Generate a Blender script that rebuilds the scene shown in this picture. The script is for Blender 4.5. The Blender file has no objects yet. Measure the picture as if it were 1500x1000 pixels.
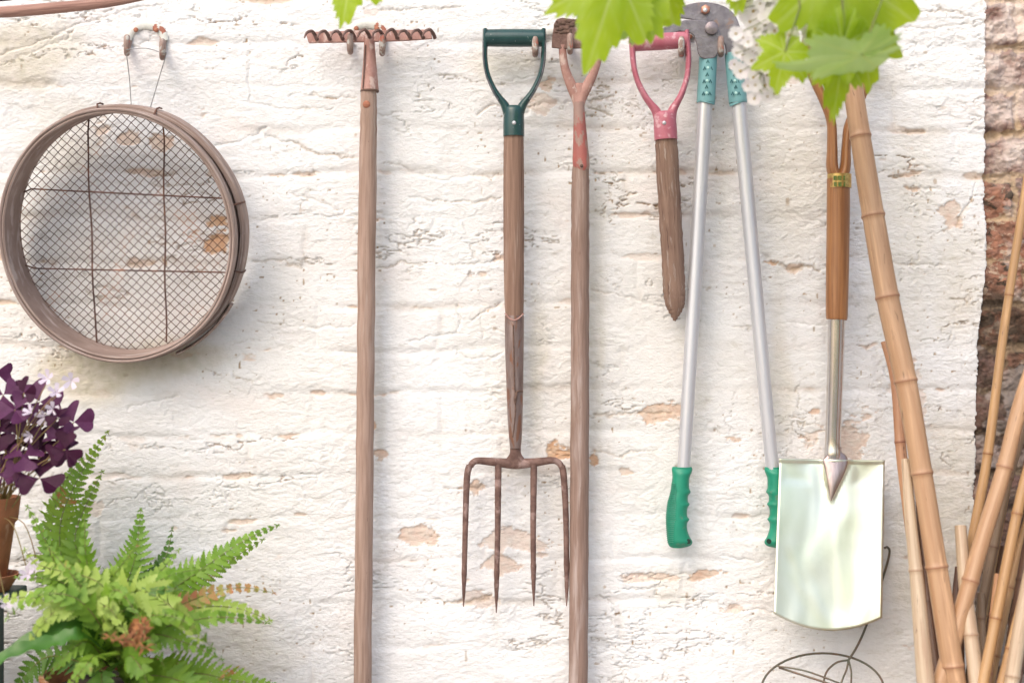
import bpy, math, random
import numpy as np
from mathutils import Vector, Matrix
R = math.radians
random.seed(11)
scene = bpy.context.scene
C = scene.collection

# ------------------------------------------------------------------ camera, sky, sun, exposure
D = 2.5            # camera distance from the wall plane (y = 0)
ZC = 1.30          # camera height
S = 0.0012         # metres per photo pixel on the wall plane
cam_d = bpy.data.cameras.new('camera'); cam = bpy.data.objects.new('camera', cam_d); C.objects.link(cam)
cam.location = (0, -D, ZC); cam.rotation_euler = (R(90), 0, 0)
cam_d.sensor_width = 36; cam_d.lens = 36 * D / (1500 * S)
cam_d.clip_start = 0.05; cam_d.clip_end = 500
cam_d.dof.use_dof = True; cam_d.dof.focus_distance = D - 0.05; cam_d.dof.aperture_fstop = 1.9
scene.camera = cam

SUN_AZ, SUN_EL = 30, 44
w = bpy.data.worlds.new('World'); scene.world = w; w.use_nodes = True
nt = w.node_tree; bg = nt.nodes['Background']
sky = nt.nodes.new('ShaderNodeTexSky'); sky.sky_type = 'NISHITA'; sky.sun_disc = False
sky.sun_elevation = R(SUN_EL); sky.sun_rotation = R(180 + SUN_AZ)
sky.air_density = 1.1; sky.dust_density = 3.8; sky.ozone_density = 0.8
nt.links.new(sky.outputs[0], bg.inputs[0]); bg.inputs[1].default_value = 0.15
sd = bpy.data.lights.new('sun', 'SUN'); sd.energy = 0.5; sd.angle = R(65); sd.color = (1.0, 0.985, 0.96)
sun = bpy.data.objects.new('sun', sd); C.objects.link(sun)
dirv = Vector((math.sin(R(SUN_AZ)) * math.cos(R(SUN_EL)), math.cos(R(SUN_AZ)) * math.cos(R(SUN_EL)), -math.sin(R(SUN_EL))))
sun.rotation_euler = dirv.to_track_quat('-Z', 'Y').to_euler(); sun.location = (-3, -4, 5)
vs = scene.view_settings
vs.view_transform = 'Standard'; vs.look = 'None'; vs.gamma = 1.0; vs.exposure = 0.78

# ------------------------------------------------------------------ helpers
def W(px, py, d):
    k = (D - d) / D
    return Vector(((px - 750) * S * k, -d, ZC - (py - 500) * S * k))
def K(d): return S * (D - d) / D      # metres per pixel at distance d off the wall

ORG = {}
def finish(o, parent):
    C.objects.link(o)
    if parent is not None: o.parent = parent
    return o
def thing(name, label, cat, loc, group=None):
    o = bpy.data.objects.new(name, None); C.objects.link(o)
    o.empty_display_size = 0.05
    o.location = loc; o['label'] = label; o['category'] = cat
    if group: o['group'] = group
    ORG[o.name] = Vector(loc)
    return o
def root_of(o):
    while o.parent is not None: o = o.parent
    return o

class MB:
    def __init__(s): s.v = []; s.f = []; s.uv = []; s.mi = []; s.at = {}; s.cur = 0
    def vert(s, p, **at):
        s.v.append((p[0], p[1], p[2]))
        for k, x in at.items(): s.at.setdefault(k, {})[len(s.v) - 1] = x
        return len(s.v) - 1
    def face(s, idx, uv=None):
        s.f.append(tuple(idx)); s.uv.append(uv if uv else [(s.v[i][0], s.v[i][2]) for i in idx]); s.mi.append(s.cur)
    def tube(s, path, rad, n=14, cap=True, ref=(0, -1, 0), attr=None, fix=None):
        path = [Vector(p) for p in path]; m = len(path)
        rad = [r if isinstance(r, (tuple, list)) else (r, r) for r in (rad if isinstance(rad, (list, tuple)) and len(rad) == m and not (m == 2 and isinstance(rad, tuple)) else [rad] * m)]
        tans = []
        for i in range(m):
            t = path[min(i + 1, m - 1)] - path[max(i - 1, 0)]
            tans.append(t.normalized() if t.length > 1e-9 else Vector((0, 0, 1)))
        if fix: tans = [Vector(fix)] * m
        b = Vector(ref); b = b - tans[0] * b.dot(tans[0])
        if b.length < 0.05: b = Vector((0, 0, 1)) - tans[0] * tans[0].z
        if b.length < 0.05: b = Vector((1, 0, 0)) - tans[0] * tans[0].x
        b.normalize(); rings = []; L = 0
        for i in range(m):
            if i: 
                q = tans[i - 1].rotation_difference(tans[i]); b = q @ b
                b = (b - tans[i] * b.dot(tans[i])).normalized(); L += (path[i] - path[i - 1]).length
            a = tans[i].cross(b).normalized(); ring = []
            for k in range(n):
                th = 2 * math.pi * k / n
                p = path[i] - b * (math.cos(th) * rad[i][1]) + a * (math.sin(th) * rad[i][0])
                ix = s.vert(p)
                if attr:
                    for kk, vals in attr.items(): s.at.setdefault(kk, {})[ix] = vals[i]
                ring.append(ix)
            rings.append((ring, L, max(rad[i])))
        off = random.random() * 5
        for i in range(m - 1):
            r0, l0, q0 = rings[i]; r1, l1, q1 = rings[i + 1]
            for k in range(n):
                k2 = (k + 1) % n
                c = 2 * math.pi * max(rings[0][2], rings[-1][2])
                u0 = c * k / n; u1 = c * (k + 1) / n
                s.face((r0[k], r1[k], r1[k2], r0[k2]), [(u0 + off, l0), (u0 + off, l1), (u1 + off, l1), (u1 + off, l0)])
        if cap:
            s.face(rings[0][0], [(0.01 * math.cos(k), 0.01 * math.sin(k)) for k in range(n)])
            s.face(rings[-1][0][::-1], [(0.01 * math.cos(k), 0.01 * math.sin(k)) for k in range(n)])
        return s
    def ball(s, c, r, n=10, sc=(1, 1, 1)):
        c = Vector(c); rows = []
        for i in range(n // 2 + 1):
            ph = math.pi * i / (n // 2); row = []
            for k in range(n):
                th = 2 * math.pi * k / n
                row.append(s.vert(c + Vector((r * sc[0] * math.sin(ph) * math.cos(th), r * sc[1] * math.sin(ph) * math.sin(th), r * sc[2] * math.cos(ph)))))
            rows.append(row)
        for i in range(n // 2):
            for k in range(n): s.face((rows[i][k], rows[i + 1][k], rows[i + 1][(k + 1) % n], rows[i][(k + 1) % n]))
        return s
    def prism(s, pts, th):
        """pts world points of the front outline (clockwise or not); th thickness toward the wall"""
        f = [s.vert(p) for p in pts]; b = [s.vert((p[0], p[1] + th, p[2])) for p in pts]; n = len(pts)
        s.face(f); s.face(b[::-1])
        for i in range(n): s.face((f[i], b[i], b[(i + 1) % n], f[(i + 1) % n]))
        return s
    def box(s, lo, hi):
        x0, y0, z0 = lo; x1, y1, z1 = hi
        v = [s.vert(p) for p in ((x0,y0,z0),(x1,y0,z0),(x1,y1,z0),(x0,y1,z0),(x0,y0,z1),(x1,y0,z1),(x1,y1,z1),(x0,y1,z1))]
        for q in ((0,3,2,1),(4,5,6,7),(0,1,5,4),(1,2,6,5),(2,3,7,6),(3,0,4,7)): s.face([v[i] for i in q])
        return s
    def lathe(s, c, prof, n=40):
        c = Vector(c); rows = []
        for r, z in prof: rows.append([s.vert(c + Vector((r * math.cos(2 * math.pi * k / n), r * math.sin(2 * math.pi * k / n), z))) for k in range(n)])
        for i in range(len(prof) - 1):
            for k in range(n): s.face((rows[i][k], rows[i][(k + 1) % n], rows[i + 1][(k + 1) % n], rows[i + 1][k]))
        s.face(rows[0][::-1]); s.face(rows[-1])
        return s
    def build(s, name, mats, parent=None, smooth=True, bevel=None, recalc=True, loc=None):
        org = Vector((0, 0, 0))
        if parent is not None: org = ORG.get(root_of(parent).name, org)
        if loc is not None: org = Vector(loc)
        me = bpy.data.meshes.new(name)
        me.from_pydata([(x - org.x, y - org.y, z - org.z) for x, y, z in s.v], [], s.f)
        uvl = me.uv_layers.new(name='UVMap')
        flat = [c for u in s.uv for p in u for c in p]
        uvl.data.foreach_set('uv', flat)
        me.polygons.foreach_set('material_index', s.mi)
        for k, dct in s.at.items():
            a = me.attributes.new(k, 'FLOAT', 'POINT'); arr = [dct.get(i, 0.0) for i in range(len(s.v))]; a.data.foreach_set('value', arr)
        if smooth: me.polygons.foreach_set('use_smooth', [True] * len(me.polygons))
        for m in (mats if isinstance(mats, (list, tuple)) else [mats]): me.materials.append(m)
        if recalc:
            import bmesh
            bm = bmesh.new(); bm.from_mesh(me); bmesh.ops.recalc_face_normals(bm, faces=bm.faces); bm.to_mesh(me); bm.free()
        if smooth:
            try: me.set_sharp_from_angle(angle=R(48))
            except Exception: pass
        o = bpy.data.objects.new(name, me)
        if loc is not None: o.location = loc; ORG[o.name] = Vector(loc)
        finish(o, parent)
        if bevel:
            b = o.modifiers.new('bevel', 'BEVEL'); b.width = bevel; b.segments = 2; b.limit_method = 'ANGLE'; b.angle_limit = R(40)
        return o
def tagged(o, label, cat, group=None):
    o['label'] = label; o['category'] = cat
    if group: o['group'] = group
    return o
def spl(pts, n=8):
    """Catmull-Rom through tuples of any length"""
    P = [np.array(p, float) for p in pts]; out = []
    for i in range(len(P) - 1):
        p0 = P[max(i - 1, 0)]; p1 = P[i]; p2 = P[i + 1]; p3 = P[min(i + 2, len(P) - 1)]
        for k in range(n):
            t = k / n
            out.append(0.5 * ((2 * p1) + (-p0 + p2) * t + (2 * p0 - 5 * p1 + 4 * p2 - p3) * t * t + (-p0 + 3 * p1 - 3 * p2 + p3) * t ** 3))
    out.append(P[-1]); return out
def ptube(mb, pts, n=14, sub=6, wob=0, **kw):
    """pts: (px, py, d, half-width px, half-depth px)"""
    q = spl([p if len(p) == 5 else (p[0], p[1], p[2], p[3], p[3]) for p in pts], sub)
    path = []; rad = []
    for i, a in enumerate(q):
        k = K(a[2]); wx = wob * (random.random() - .5)
        path.append(W(a[0] + wx, a[1], a[2])); rad.append((max(a[3] * k, 1e-4), max(a[4] * k, 1e-4)))
    mb.tube(path, rad, n=n, **kw); return mb

# ------------------------------------------------------------------ materials
def rgb(c): return (c[0], c[1], c[2], 1)
def mat(name, c1, c2=None, rough=0.6, metal=0.0, scale=(8, 8, 8), coord='Object', bump=0.0, bscale=None, detail=6,
        c3=None, s3=(20, 20, 20), t3=(0.55, 0.65), bdist=0.002, rvar=0.0, bdet=6, c4=None, s4=(5, 5, 5), t4=(0.5, 0.6)):
    m = bpy.data.materials.new(name); m.use_nodes = True; N = m.node_tree.nodes; Lk = m.node_tree.links
    p = N['Principled BSDF']; p.inputs['Roughness'].default_value = rough; p.inputs['Metallic'].default_value = metal
    tc = N.new('ShaderNodeTexCoord')
    def noise(sc, det=detail, dist=0.3):
        mp = N.new('ShaderNodeMapping'); mp.inputs['Scale'].default_value = sc; Lk.new(tc.outputs[coord], mp.inputs[0])
        n = N.new('ShaderNodeTexNoise'); n.inputs['Scale'].default_value = 1; n.inputs['Detail'].default_value = det
        n.inputs['Roughness'].default_value = 0.62; n.inputs['Distortion'].default_value = dist
        Lk.new(mp.outputs[0], n.inputs['Vector']); return n
    def mixc(fac, a, b):
        mx = N.new('ShaderNodeMix'); mx.data_type = 'RGBA'; Lk.new(fac, mx.inputs[0])
        if isinstance(a, tuple): mx.inputs[6].default_value = rgb(a)
        else: Lk.new(a, mx.inputs[6])
        mx.inputs[7].default_value = rgb(b); return mx.outputs[2]
    def ramp(src, lo, hi):
        r = N.new('ShaderNodeMapRange'); r.inputs[1].default_value = lo; r.inputs[2].default_value = hi; r.interpolation_type = 'SMOOTHSTEP'
        Lk.new(src, r.inputs[0]); return r.outputs[0]
    n1 = noise(scale); col = None
    if c2 is not None: col = mixc(ramp(n1.outputs[0], 0.32, 0.68), c1, c2)
    if c3 is not None: col = mixc(ramp(noise(s3, 5).outputs[0], *t3), col if col is not None else c1, c3)
    if c4 is not None: col = mixc(ramp(noise(s4, 5, 0.6).outputs[0], *t4), col if col is not None else c1, c4)
    if col is not None: Lk.new(col, p.inputs['Base Color'])
    else: p.inputs['Base Color'].default_value = rgb(c1)
    if rvar:
        r = N.new('ShaderNodeMapRange'); r.inputs[3].default_value = rough - rvar; r.inputs[4].default_value = rough + rvar
        Lk.new(n1.outputs[0], r.inputs[0]); Lk.new(r.outputs[0], p.inputs['Roughness'])
    if bump:
        nb = noise(bscale or scale, bdet); b = N.new('ShaderNodeBump'); b.inputs['Strength'].default_value = bump; b.inputs['Distance'].default_value = bdist
        Lk.new(nb.outputs[0], b.inputs['Height']); Lk.new(b.outputs[0], p.inputs['Normal'])
    m['p'] = 1
    return m
def leafmat(name, c1, c2, trans=0.35, rough=0.5, scale=(25, 25, 25), c3=None, t3=(0.6, 0.7), s3=(30, 30, 30)):
    m = mat(name, c1, c2, rough=rough, scale=scale, bump=0.3, bscale=(60, 60, 60), c3=c3, t3=t3, s3=s3)
    N = m.node_tree.nodes; Lk = m.node_tree.links; p = N['Principled BSDF']; out = N['Material Output']
    tr = N.new('ShaderNodeBsdfTranslucent'); mx = N.new('ShaderNodeMixShader'); mx.inputs[0].default_value = trans
    src = p.inputs['Base Color'].links
    if src: Lk.new(src[0].from_socket, tr.inputs[0])
    Lk.new(p.outputs[0], mx.inputs[1]); Lk.new(tr.outputs[0], mx.inputs[2]); Lk.new(mx.outputs[0], out.inputs[0])
    return m
WOODS = (230, 9, 1)
M = {}
M['wood_rake'] = mat('weathered ash', (0.385, 0.265, 0.21), (0.27, 0.175, 0.13), 0.75, 0, WOODS, 'UV', 0.5, (600, 20, 1), c3=(0.448, 0.360, 0.312), s3=(60, 3, 1), t3=(0.5, 0.7), c4=(0.176, 0.104, 0.072), s4=(120, 26, 1), t4=(0.65, 0.73))
M['wood_fork'] = mat('brown ash', (0.28, 0.17, 0.12), (0.19, 0.108, 0.074), 0.7, 0, WOODS, 'UV', 0.5, (600, 20, 1), c3=(0.390, 0.289, 0.234), s3=(80, 4, 1), t3=(0.52, 0.72), c4=(0.133, 0.070, 0.047), s4=(450, 8, 1), t4=(0.60, 0.70))
M['wood_hoe'] = mat('pinkish ash', (0.29, 0.195, 0.155), (0.205, 0.13, 0.1), 0.78, 0, WOODS, 'UV', 0.5, (600, 20, 1), c3=(0.425, 0.340, 0.306), s3=(60, 4, 1), t3=(0.5, 0.72), c4=(0.162, 0.093, 0.068), s4=(130, 20, 1), t4=(0.64, 0.73))
M['wood_broken'] = mat('split grey wood', (0.26, 0.165, 0.12), (0.18, 0.105, 0.075), 0.85, 0, (200, 14, 1), 'UV', 0.5, (450, 30, 1), c3=(0.320, 0.248, 0.208), s3=(150, 18, 1), t3=(0.56, 0.66), c4=(0.088, 0.048, 0.036), s4=(300, 10, 1), t4=(0.60, 0.68))
M['wood_spade'] = mat('varnished ash', (0.37, 0.165, 0.060), (0.235, 0.095, 0.032), 0.36, 0, (160, 6, 1), 'UV', 0.25, (500, 14, 1), c3=(0.45, 0.235, 0.11), s3=(90, 4, 1), t3=(0.52, 0.75), c4=(0.13, 0.055, 0.025), s4=(300, 9, 1), t4=(0.63, 0.72))
M['rust'] = mat('rusted steel', (0.22, 0.13, 0.105), (0.12, 0.065, 0.052), 0.7, 0.25, (60, 60, 60), 'Object', 0.7, (220, 220, 220), c3=(0.31, 0.21, 0.185), s3=(35, 35, 35), t3=(0.54, 0.66), rvar=0.1)
M['rust_pink'] = mat('rust dusted steel', (0.46, 0.27, 0.23), (0.33, 0.17, 0.14), 0.65, 0.2, (50, 50, 30), 'Object', 0.6, (200, 200, 200), c3=(0.56, 0.42, 0.37), s3=(60, 60, 30), t3=(0.54, 0.64))
M['rust_dark'] = mat('dark crusted steel', (0.10, 0.06, 0.045), (0.17, 0.10, 0.075), 0.85, 0.1, (90, 90, 90), 'Object', 1.0, (180, 180, 180))
M['rust_orange'] = mat('orange rust', (0.42, 0.17, 0.10), (0.26, 0.10, 0.06), 0.8, 0.1, (150, 150, 150), 'Object', 0.6)
M['socket_steel'] = mat('worn strap steel', (0.30, 0.23, 0.21), (0.20, 0.14, 0.125), 0.42, 0.55, (90, 90, 14), 'Object', 0.4, (260, 260, 40), c3=(0.24, 0.12, 0.08), s3=(60, 60, 16), t3=(0.54, 0.62))
M['red_paint'] = mat('worn red paint', (0.40, 0.115, 0.095), (0.30, 0.095, 0.08), 0.55, 0, (60, 60, 40), 'Object', 0.5, (200, 200, 200), c3=(0.30, 0.19, 0.16), s3=(60, 60, 26), t3=(0.47, 0.53))
M['green_handle'] = mat('dark green enamel', (0.012, 0.048, 0.048), (0.018, 0.062, 0.060), 0.25, 0, (40, 40, 40), 'Object', 0.15, (200, 200, 200), c3=(0.22, 0.26, 0.25), s3=(160, 160, 160), t3=(0.66, 0.72))
M['edge_worn_highlight'] = mat('grey edge wear and highlight', (0.24, 0.22, 0.24), (0.09, 0.12, 0.13), 0.4, 0.5, (90, 90, 90))
M['pink_handle'] = mat('faded red plastic', (0.40, 0.10, 0.14), (0.47, 0.16, 0.205), 0.42, 0, (30, 30, 30), 'Object', 0.2, (150, 150, 150), c3=(0.62, 0.38, 0.41), s3=(50, 50, 50), t3=(0.52, 0.68), c4=(0.30, 0.12, 0.12), s4=(90, 90, 90), t4=(0.64, 0.70))
M['alu'] = mat('brushed aluminium', (0.62, 0.62, 0.64), (0.55, 0.55, 0.58), 0.42, 0.55, (20, 3, 1), 'UV', 0.05, c3=(0.68, 0.66, 0.66), s3=(200, 10, 1), t3=(0.5, 0.7), c4=(0.36, 0.33, 0.32), s4=(260, 50, 1), t4=(0.64, 0.74))
M['teal'] = mat('teal sleeve', (0.14, 0.32, 0.34), (0.17, 0.36, 0.375), 0.38, 0, (20, 20, 20), 'Object', 0.05)
M['teal_mark'] = mat('dark teal mark', (0.018, 0.10, 0.11), None, 0.5)
M['pale_mark'] = mat('pale teal mark', (0.42, 0.66, 0.62), None, 0.5)
M['grip'] = mat('green rubber', (0.008, 0.215, 0.125), (0.012, 0.25, 0.15), 0.45, 0, (20, 20, 20), 'Object', 0.12, (400, 400, 400), c3=(0.09, 0.20, 0.13), s3=(60, 60, 60), t3=(0.60, 0.72))
M['grip_rib'] = mat('pale green rubber ribs', (0.05, 0.28, 0.19), (0.03, 0.24, 0.15), 0.5, 0, (90, 90, 90))
M['grip_hole'] = mat('dark hole', (0.01, 0.03, 0.02), None, 0.8)
M['blade_grey'] = mat('grey forged steel', (0.15, 0.135, 0.15), (0.24, 0.22, 0.235), 0.38, 0.6, (50, 50, 50), 'Object', 0.35, (180, 180, 180), c3=(0.25, 0.17, 0.14), s3=(40, 40, 40), t3=(0.60, 0.68))
M['copper'] = mat('rusty copper coloured bolt', (0.60, 0.30, 0.21), (0.45, 0.20, 0.14), 0.4, 0.5, (200, 200, 200), 'Object', 0.3)
M['bolt_grey'] = mat('grey bolt', (0.26, 0.22, 0.23), (0.19, 0.16, 0.17), 0.4, 0.5, (150, 150, 150), 'Object', 0.3)
M['brass'] = mat('brass', (0.66, 0.46, 0.16), (0.42, 0.27, 0.09), 0.3, 0.75, (200, 200, 200), 'Object', 0.2)
M['label_green'] = mat('green label', (0.05, 0.13, 0.03), (0.22, 0.22, 0.04), 0.4, 0, (300, 300, 300))
M['chrome'] = mat('polished steel tube', (0.72, 0.68, 0.66), (0.62, 0.57, 0.55), 0.16, 0.95, (60, 60, 8), 'Object', 0.1, (120, 120, 6))
M['mirror'] = mat('mirror polished steel', (0.90, 0.90, 0.77), (0.82, 0.84, 0.64), 0.30, 1.0, (9, 9, 7), 'Object', 0.6, (15, 15, 7), detail=2, bdist=0.012, bdet=1.2, c3=(0.76, 0.80, 0.58), s3=(7, 7, 7), t3=(0.5, 0.75))
M['plate_white'] = mat('flaking painted iron', (0.72, 0.71, 0.66), (0.62, 0.62, 0.56), 0.7, 0, (60, 60, 60), 'Object', 0.7, (150, 150, 150), c3=(0.36, 0.13, 0.08), s3=(45, 45, 45), t3=(0.56, 0.60))
M['prong'] = mat('dull painted prong', (0.36, 0.27, 0.23), (0.25, 0.16, 0.13), 0.6, 0.1, (90, 90, 50), 'Object', 0.6, (200, 200, 200), c3=(0.50, 0.47, 0.43), s3=(80, 80, 60), t3=(0.56, 0.64), c4=(0.45, 0.15, 0.10), s4=(70, 70, 60), t4=(0.60, 0.64))
M['sieve_wood'] = mat('grey bent wood', (0.36, 0.265, 0.225), (0.25, 0.175, 0.145), 0.75, 0, (9, 60, 1), 'UV', 0.5, (40, 400, 1), c3=(0.51, 0.42, 0.38), s3=(12, 120, 1), t3=(0.5, 0.66), c4=(0.15, 0.09, 0.07), s4=(25, 160, 1), t4=(0.68, 0.72))
M['wire'] = mat('rusty wire', (0.085, 0.05, 0.042), (0.17, 0.085, 0.06), 0.7, 0.3, (40, 40, 40), c3=(0.36, 0.17, 0.10), s3=(14, 14, 14), t3=(0.56, 0.66))
M['wire_thin'] = mat('thin cord', (0.42, 0.42, 0.42), (0.28, 0.28, 0.28), 0.5, 0.3, (100, 100, 100))
M['wire_dark'] = mat('dark green wire', (0.11, 0.12, 0.09), (0.17, 0.11, 0.08), 0.5, 0.4, (60, 60, 60), bump=0.3)
M['terra'] = mat('terracotta', (0.42, 0.17, 0.075), (0.30, 0.115, 0.05), 0.85, 0, (25, 25, 25), 'Object', 0.5, (120, 120, 120), c3=(0.56, 0.35, 0.22), s3=(20, 20, 9), t3=(0.58, 0.68))
M['soil'] = mat('potting soil', (0.05, 0.032, 0.022), (0.025, 0.016, 0.012), 0.95, 0, (90, 90, 90), 'Object', 1.0)
M['planter'] = mat('dark green painted timber', (0.018, 0.05, 0.045), (0.03, 0.07, 0.06), 0.6, 0, (80, 8, 8), 'Object', 0.3)
M['bench'] = mat('bench timber', (0.20, 0.14, 0.10), (0.13, 0.09, 0.065), 0.8, 0, (3, 60, 60), 'Object', 0.5)
M['bark'] = mat('vine bark', (0.42, 0.24, 0.19), (0.26, 0.14, 0.11), 0.85, 0, (160, 9, 1), 'UV', 0.9, (300, 20, 1), c3=(0.60, 0.42, 0.37), s3=(120, 6, 1), t3=(0.55, 0.66))
M['stem'] = leafmat('green stem', (0.16, 0.22, 0.05), (0.22, 0.20, 0.06), 0.2)
M['stem_pink'] = leafmat('pinkish stem', (0.34, 0.20, 0.10), (0.24, 0.20, 0.06), 0.2)
M['vine_leaf'] = leafmat('young vine leaf', (0.42, 0.56, 0.018), (0.34, 0.50, 0.012), 0.6, 0.45, (9, 9, 9))
M['vine_leaf_pale'] = leafmat('pale vine leaf underside', (0.52, 0.66, 0.26), (0.42, 0.60, 0.14), 0.5, 0.6, (9, 9, 9))
M['petal'] = leafmat('white petal', (0.90, 0.88, 0.89), (0.86, 0.82, 0.85), 0.5, 0.6)
M['petal_lilac'] = leafmat('lilac petal', (0.78, 0.68, 0.80), (0.86, 0.80, 0.88), 0.35, 0.6)
M['flower_eye'] = mat('flower centre', (0.40, 0.38, 0.05), (0.30, 0.14, 0.04), 0.7, 0, (300, 300, 300))
M['ox1'] = leafmat('dark purple leaf', (0.038, 0.005, 0.022), (0.058, 0.010, 0.036), 0.22, 0.55, (30, 30, 30))
M['ox2'] = leafmat('violet leaf', (0.080, 0.018, 0.060), (0.12, 0.034, 0.095), 0.22, 0.5, (30, 30, 30))
M['fern1'] = leafmat('fern green', (0.13, 0.27, 0.02), (0.23, 0.39, 0.035), 0.35, 0.5, (20, 20, 20))
M['fern2'] = leafmat('fern pale green', (0.33, 0.47, 0.07), (0.42, 0.54, 0.13), 0.35, 0.55, (20, 20, 20), c3=(0.50, 0.36, 0.12), t3=(0.66, 0.74))
M['fern3'] = leafmat('fern deep green', (0.07, 0.17, 0.02), (0.11, 0.23, 0.03), 0.3, 0.5, (20, 20, 20))
M['fern4'] = leafmat('fern yellow green', (0.26, 0.40, 0.04), (0.20, 0.36, 0.04), 0.4, 0.5, (20, 20, 20), c3=(0.48, 0.18, 0.07), t3=(0.60, 0.70))
M['fern_red'] = leafmat('fern reddening', (0.55, 0.20, 0.10), (0.34, 0.42, 0.10), 0.35, 0.6, (40, 40, 40))
M['dead'] = leafmat('dead frond', (0.40, 0.17, 0.06), (0.26, 0.10, 0.04), 0.2, 0.8, (60, 60, 60))
M['strap'] = leafmat('strap leaf', (0.075, 0.21, 0.02), (0.05, 0.15, 0.016), 0.3, 0.35, (12, 12, 12))
M['paving'] = mat('stone paving', (0.40, 0.375, 0.34), (0.33, 0.305, 0.28), 0.85, 0, (2, 2, 2), 'Object', 0.3, (40, 40, 40), c3=(0.26, 0.24, 0.19), s3=(6, 6, 6), t3=(0.6, 0.7))
M['hedge'] = leafmat('hedge leaves', (0.10, 0.22, 0.03), (0.17, 0.30, 0.05), 0.3)

for k_ in ('ox1', 'ox2'): M[k_].node_tree.nodes['Principled BSDF'].inputs['Specular IOR Level'].default_value = 0.22
M['socket_bright'] = mat('worn bright socket', (0.50, 0.41, 0.39), (0.34, 0.26, 0.24), 0.28, 0.9, (60, 60, 12), 'Object', 0.3, (150, 150, 20))
def bamboo_mat(name, c1, c2, ring):
    m = mat(name, c1, c2, 0.42, 0, (110, 5, 1), 'UV', 0.3, (500, 9, 1), c3=tuple(min(1, x * 1.28) for x in c1), s3=(50, 4, 1), t3=(0.52, 0.7),
            c4=tuple(x * 0.45 for x in c2), s4=(120, 22, 1), t4=(0.62, 0.72), rvar=0.08)
    N = m.node_tree.nodes; Lk = m.node_tree.links; p = N['Principled BSDF']
    src = p.inputs['Base Color'].links[0].from_socket
    a = N.new('ShaderNodeAttribute'); a.attribute_name = 'ring'
    mx = N.new('ShaderNodeMix'); mx.data_type = 'RGBA'; Lk.new(a.outputs['Fac'], mx.inputs[0]); Lk.new(src, mx.inputs[6]); mx.inputs[7].default_value = rgb(ring)
    Lk.new(mx.outputs[2], p.inputs['Base Color'])
    return m
BAM = {
 'tan': bamboo_mat('tan bamboo', (0.464, 0.284, 0.162), (0.387, 0.216, 0.114), (0.292, 0.136, 0.076)),
 'pink': bamboo_mat('pinkish bamboo', (0.473, 0.256, 0.138), (0.378, 0.176, 0.090), (0.189, 0.056, 0.034)),
 'pale': bamboo_mat('bleached bamboo', (0.50, 0.39, 0.27), (0.40, 0.27, 0.175), (0.30, 0.18, 0.11)),
 'gold': bamboo_mat('golden bamboo', (0.456, 0.276, 0.130), (0.361, 0.200, 0.086), (0.224, 0.088, 0.034)),
 'dark': bamboo_mat('dark old bamboo', (0.172, 0.096, 0.058), (0.103, 0.048, 0.031), (0.086, 0.040, 0.024)),
 'grey': bamboo_mat('grey old bamboo', (0.284, 0.200, 0.130), (0.215, 0.136, 0.082), (0.172, 0.088, 0.055)),
}

# ------------------------------------------------------------------ wall
_rng = np.random.RandomState(5); _T = _rng.rand(256, 256)
def vn(x, z, s=0):
    x = x + 37.3 * s + 1000; z = z + 91.7 * s + 1000
    xi = np.floor(x).astype(int); zi = np.floor(z).astype(int); fx = x - xi; fz = z - zi
    fx = fx ** 3 * (fx * (fx * 6 - 15) + 10); fz = fz ** 3 * (fz * (fz * 6 - 15) + 10)
    a = _T[xi % 256, zi % 256]; b = _T[(xi + 1) % 256, zi % 256]; c = _T[xi % 256, (zi + 1) % 256]; d = _T[(xi + 1) % 256, (zi + 1) % 256]
    return (a * (1 - fx) + b * fx) * (1 - fz) + (c * (1 - fx) + d * fx) * fz
def fbm(x, z, s=0, o=4, g=0.5):
    r = 0; a = 1; t = 0
    for i in range(o):
        r = r + a * (vn(x, z, s + i * 3.1) * 2 - 1); t += a; a *= g; x = x * 2.03; z = z * 2.03
    return r / t
def sst(x, a, b):
    t = np.clip((x - a) / (b - a), 0, 1); return t * t * (3 - 2 * t)

def axis(lo, a, b, hi, fine, coarse):
    return np.concatenate([np.arange(lo, a, coarse), np.arange(a, b, fine), np.arange(b, hi + coarse, coarse)])
xs = axis(-2.4, -1.0, 1.0, 2.4, 0.0017, 0.02); zs = axis(-0.02, 0.58, 2.02, 2.7, 0.0017, 0.02)
X, Z = np.meshgrid(xs, zs)
PX = X / S + 750; PY = 500 - (Z - ZC) / S
# courses
zw = Z + 0.016 * fbm(X * 2.2, Z * 2.5, 1, 3) + 0.0055 * fbm(X * 14, Z * 12, 2, 3)
xw = X + 0.010 * fbm(X * 5, Z * 9, 3, 3) + 0.004 * fbm(X * 25, Z * 25, 4, 2)
CH = 0.076; row = np.floor(zw / CH); fz = zw / CH - row
xo = xw + (row % 2) * 0.11 + 0.05 * _T[(row.astype(int) * 7) % 256, 3]
BL = 0.225; colb = np.floor(xo / BL); fx = xo / BL - colb
dz = np.minimum(fz, 1 - fz) * CH; dx = np.minimum(fx, 1 - fx) * BL
bid = _T[(row.astype(int) * 13) % 256, (colb.astype(int) * 29) % 256]
bid2 = _T[(row.astype(int) * 5 + 77) % 256, (colb.astype(int) * 17 + 9) % 256]
jm = sst(fbm(X * 4, Z * 8, 6, 3), -0.20, 0.38)                        # how open the joint is
jm2 = sst(fbm(X * 7, Z * 7, 7, 2), 0.0, 0.4)
gz = np.exp(-(dz / 0.0075) ** 2) * (0.25 + 0.75 * jm); gx = np.exp(-(dx / 0.006) ** 2) * jm2 * 0.55
groove = np.maximum(gz, gx)
h = 0.0045 * fbm(X * 1.6, Z * 2.2, 8, 3) + 0.0016 * fbm(X * 9, Z * 13, 40, 3)
h = h + (bid - 0.5) * 0.0022 * sst(np.minimum(dz, dx), 0.0, 0.012)
h = h - 0.0026 * groove
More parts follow.
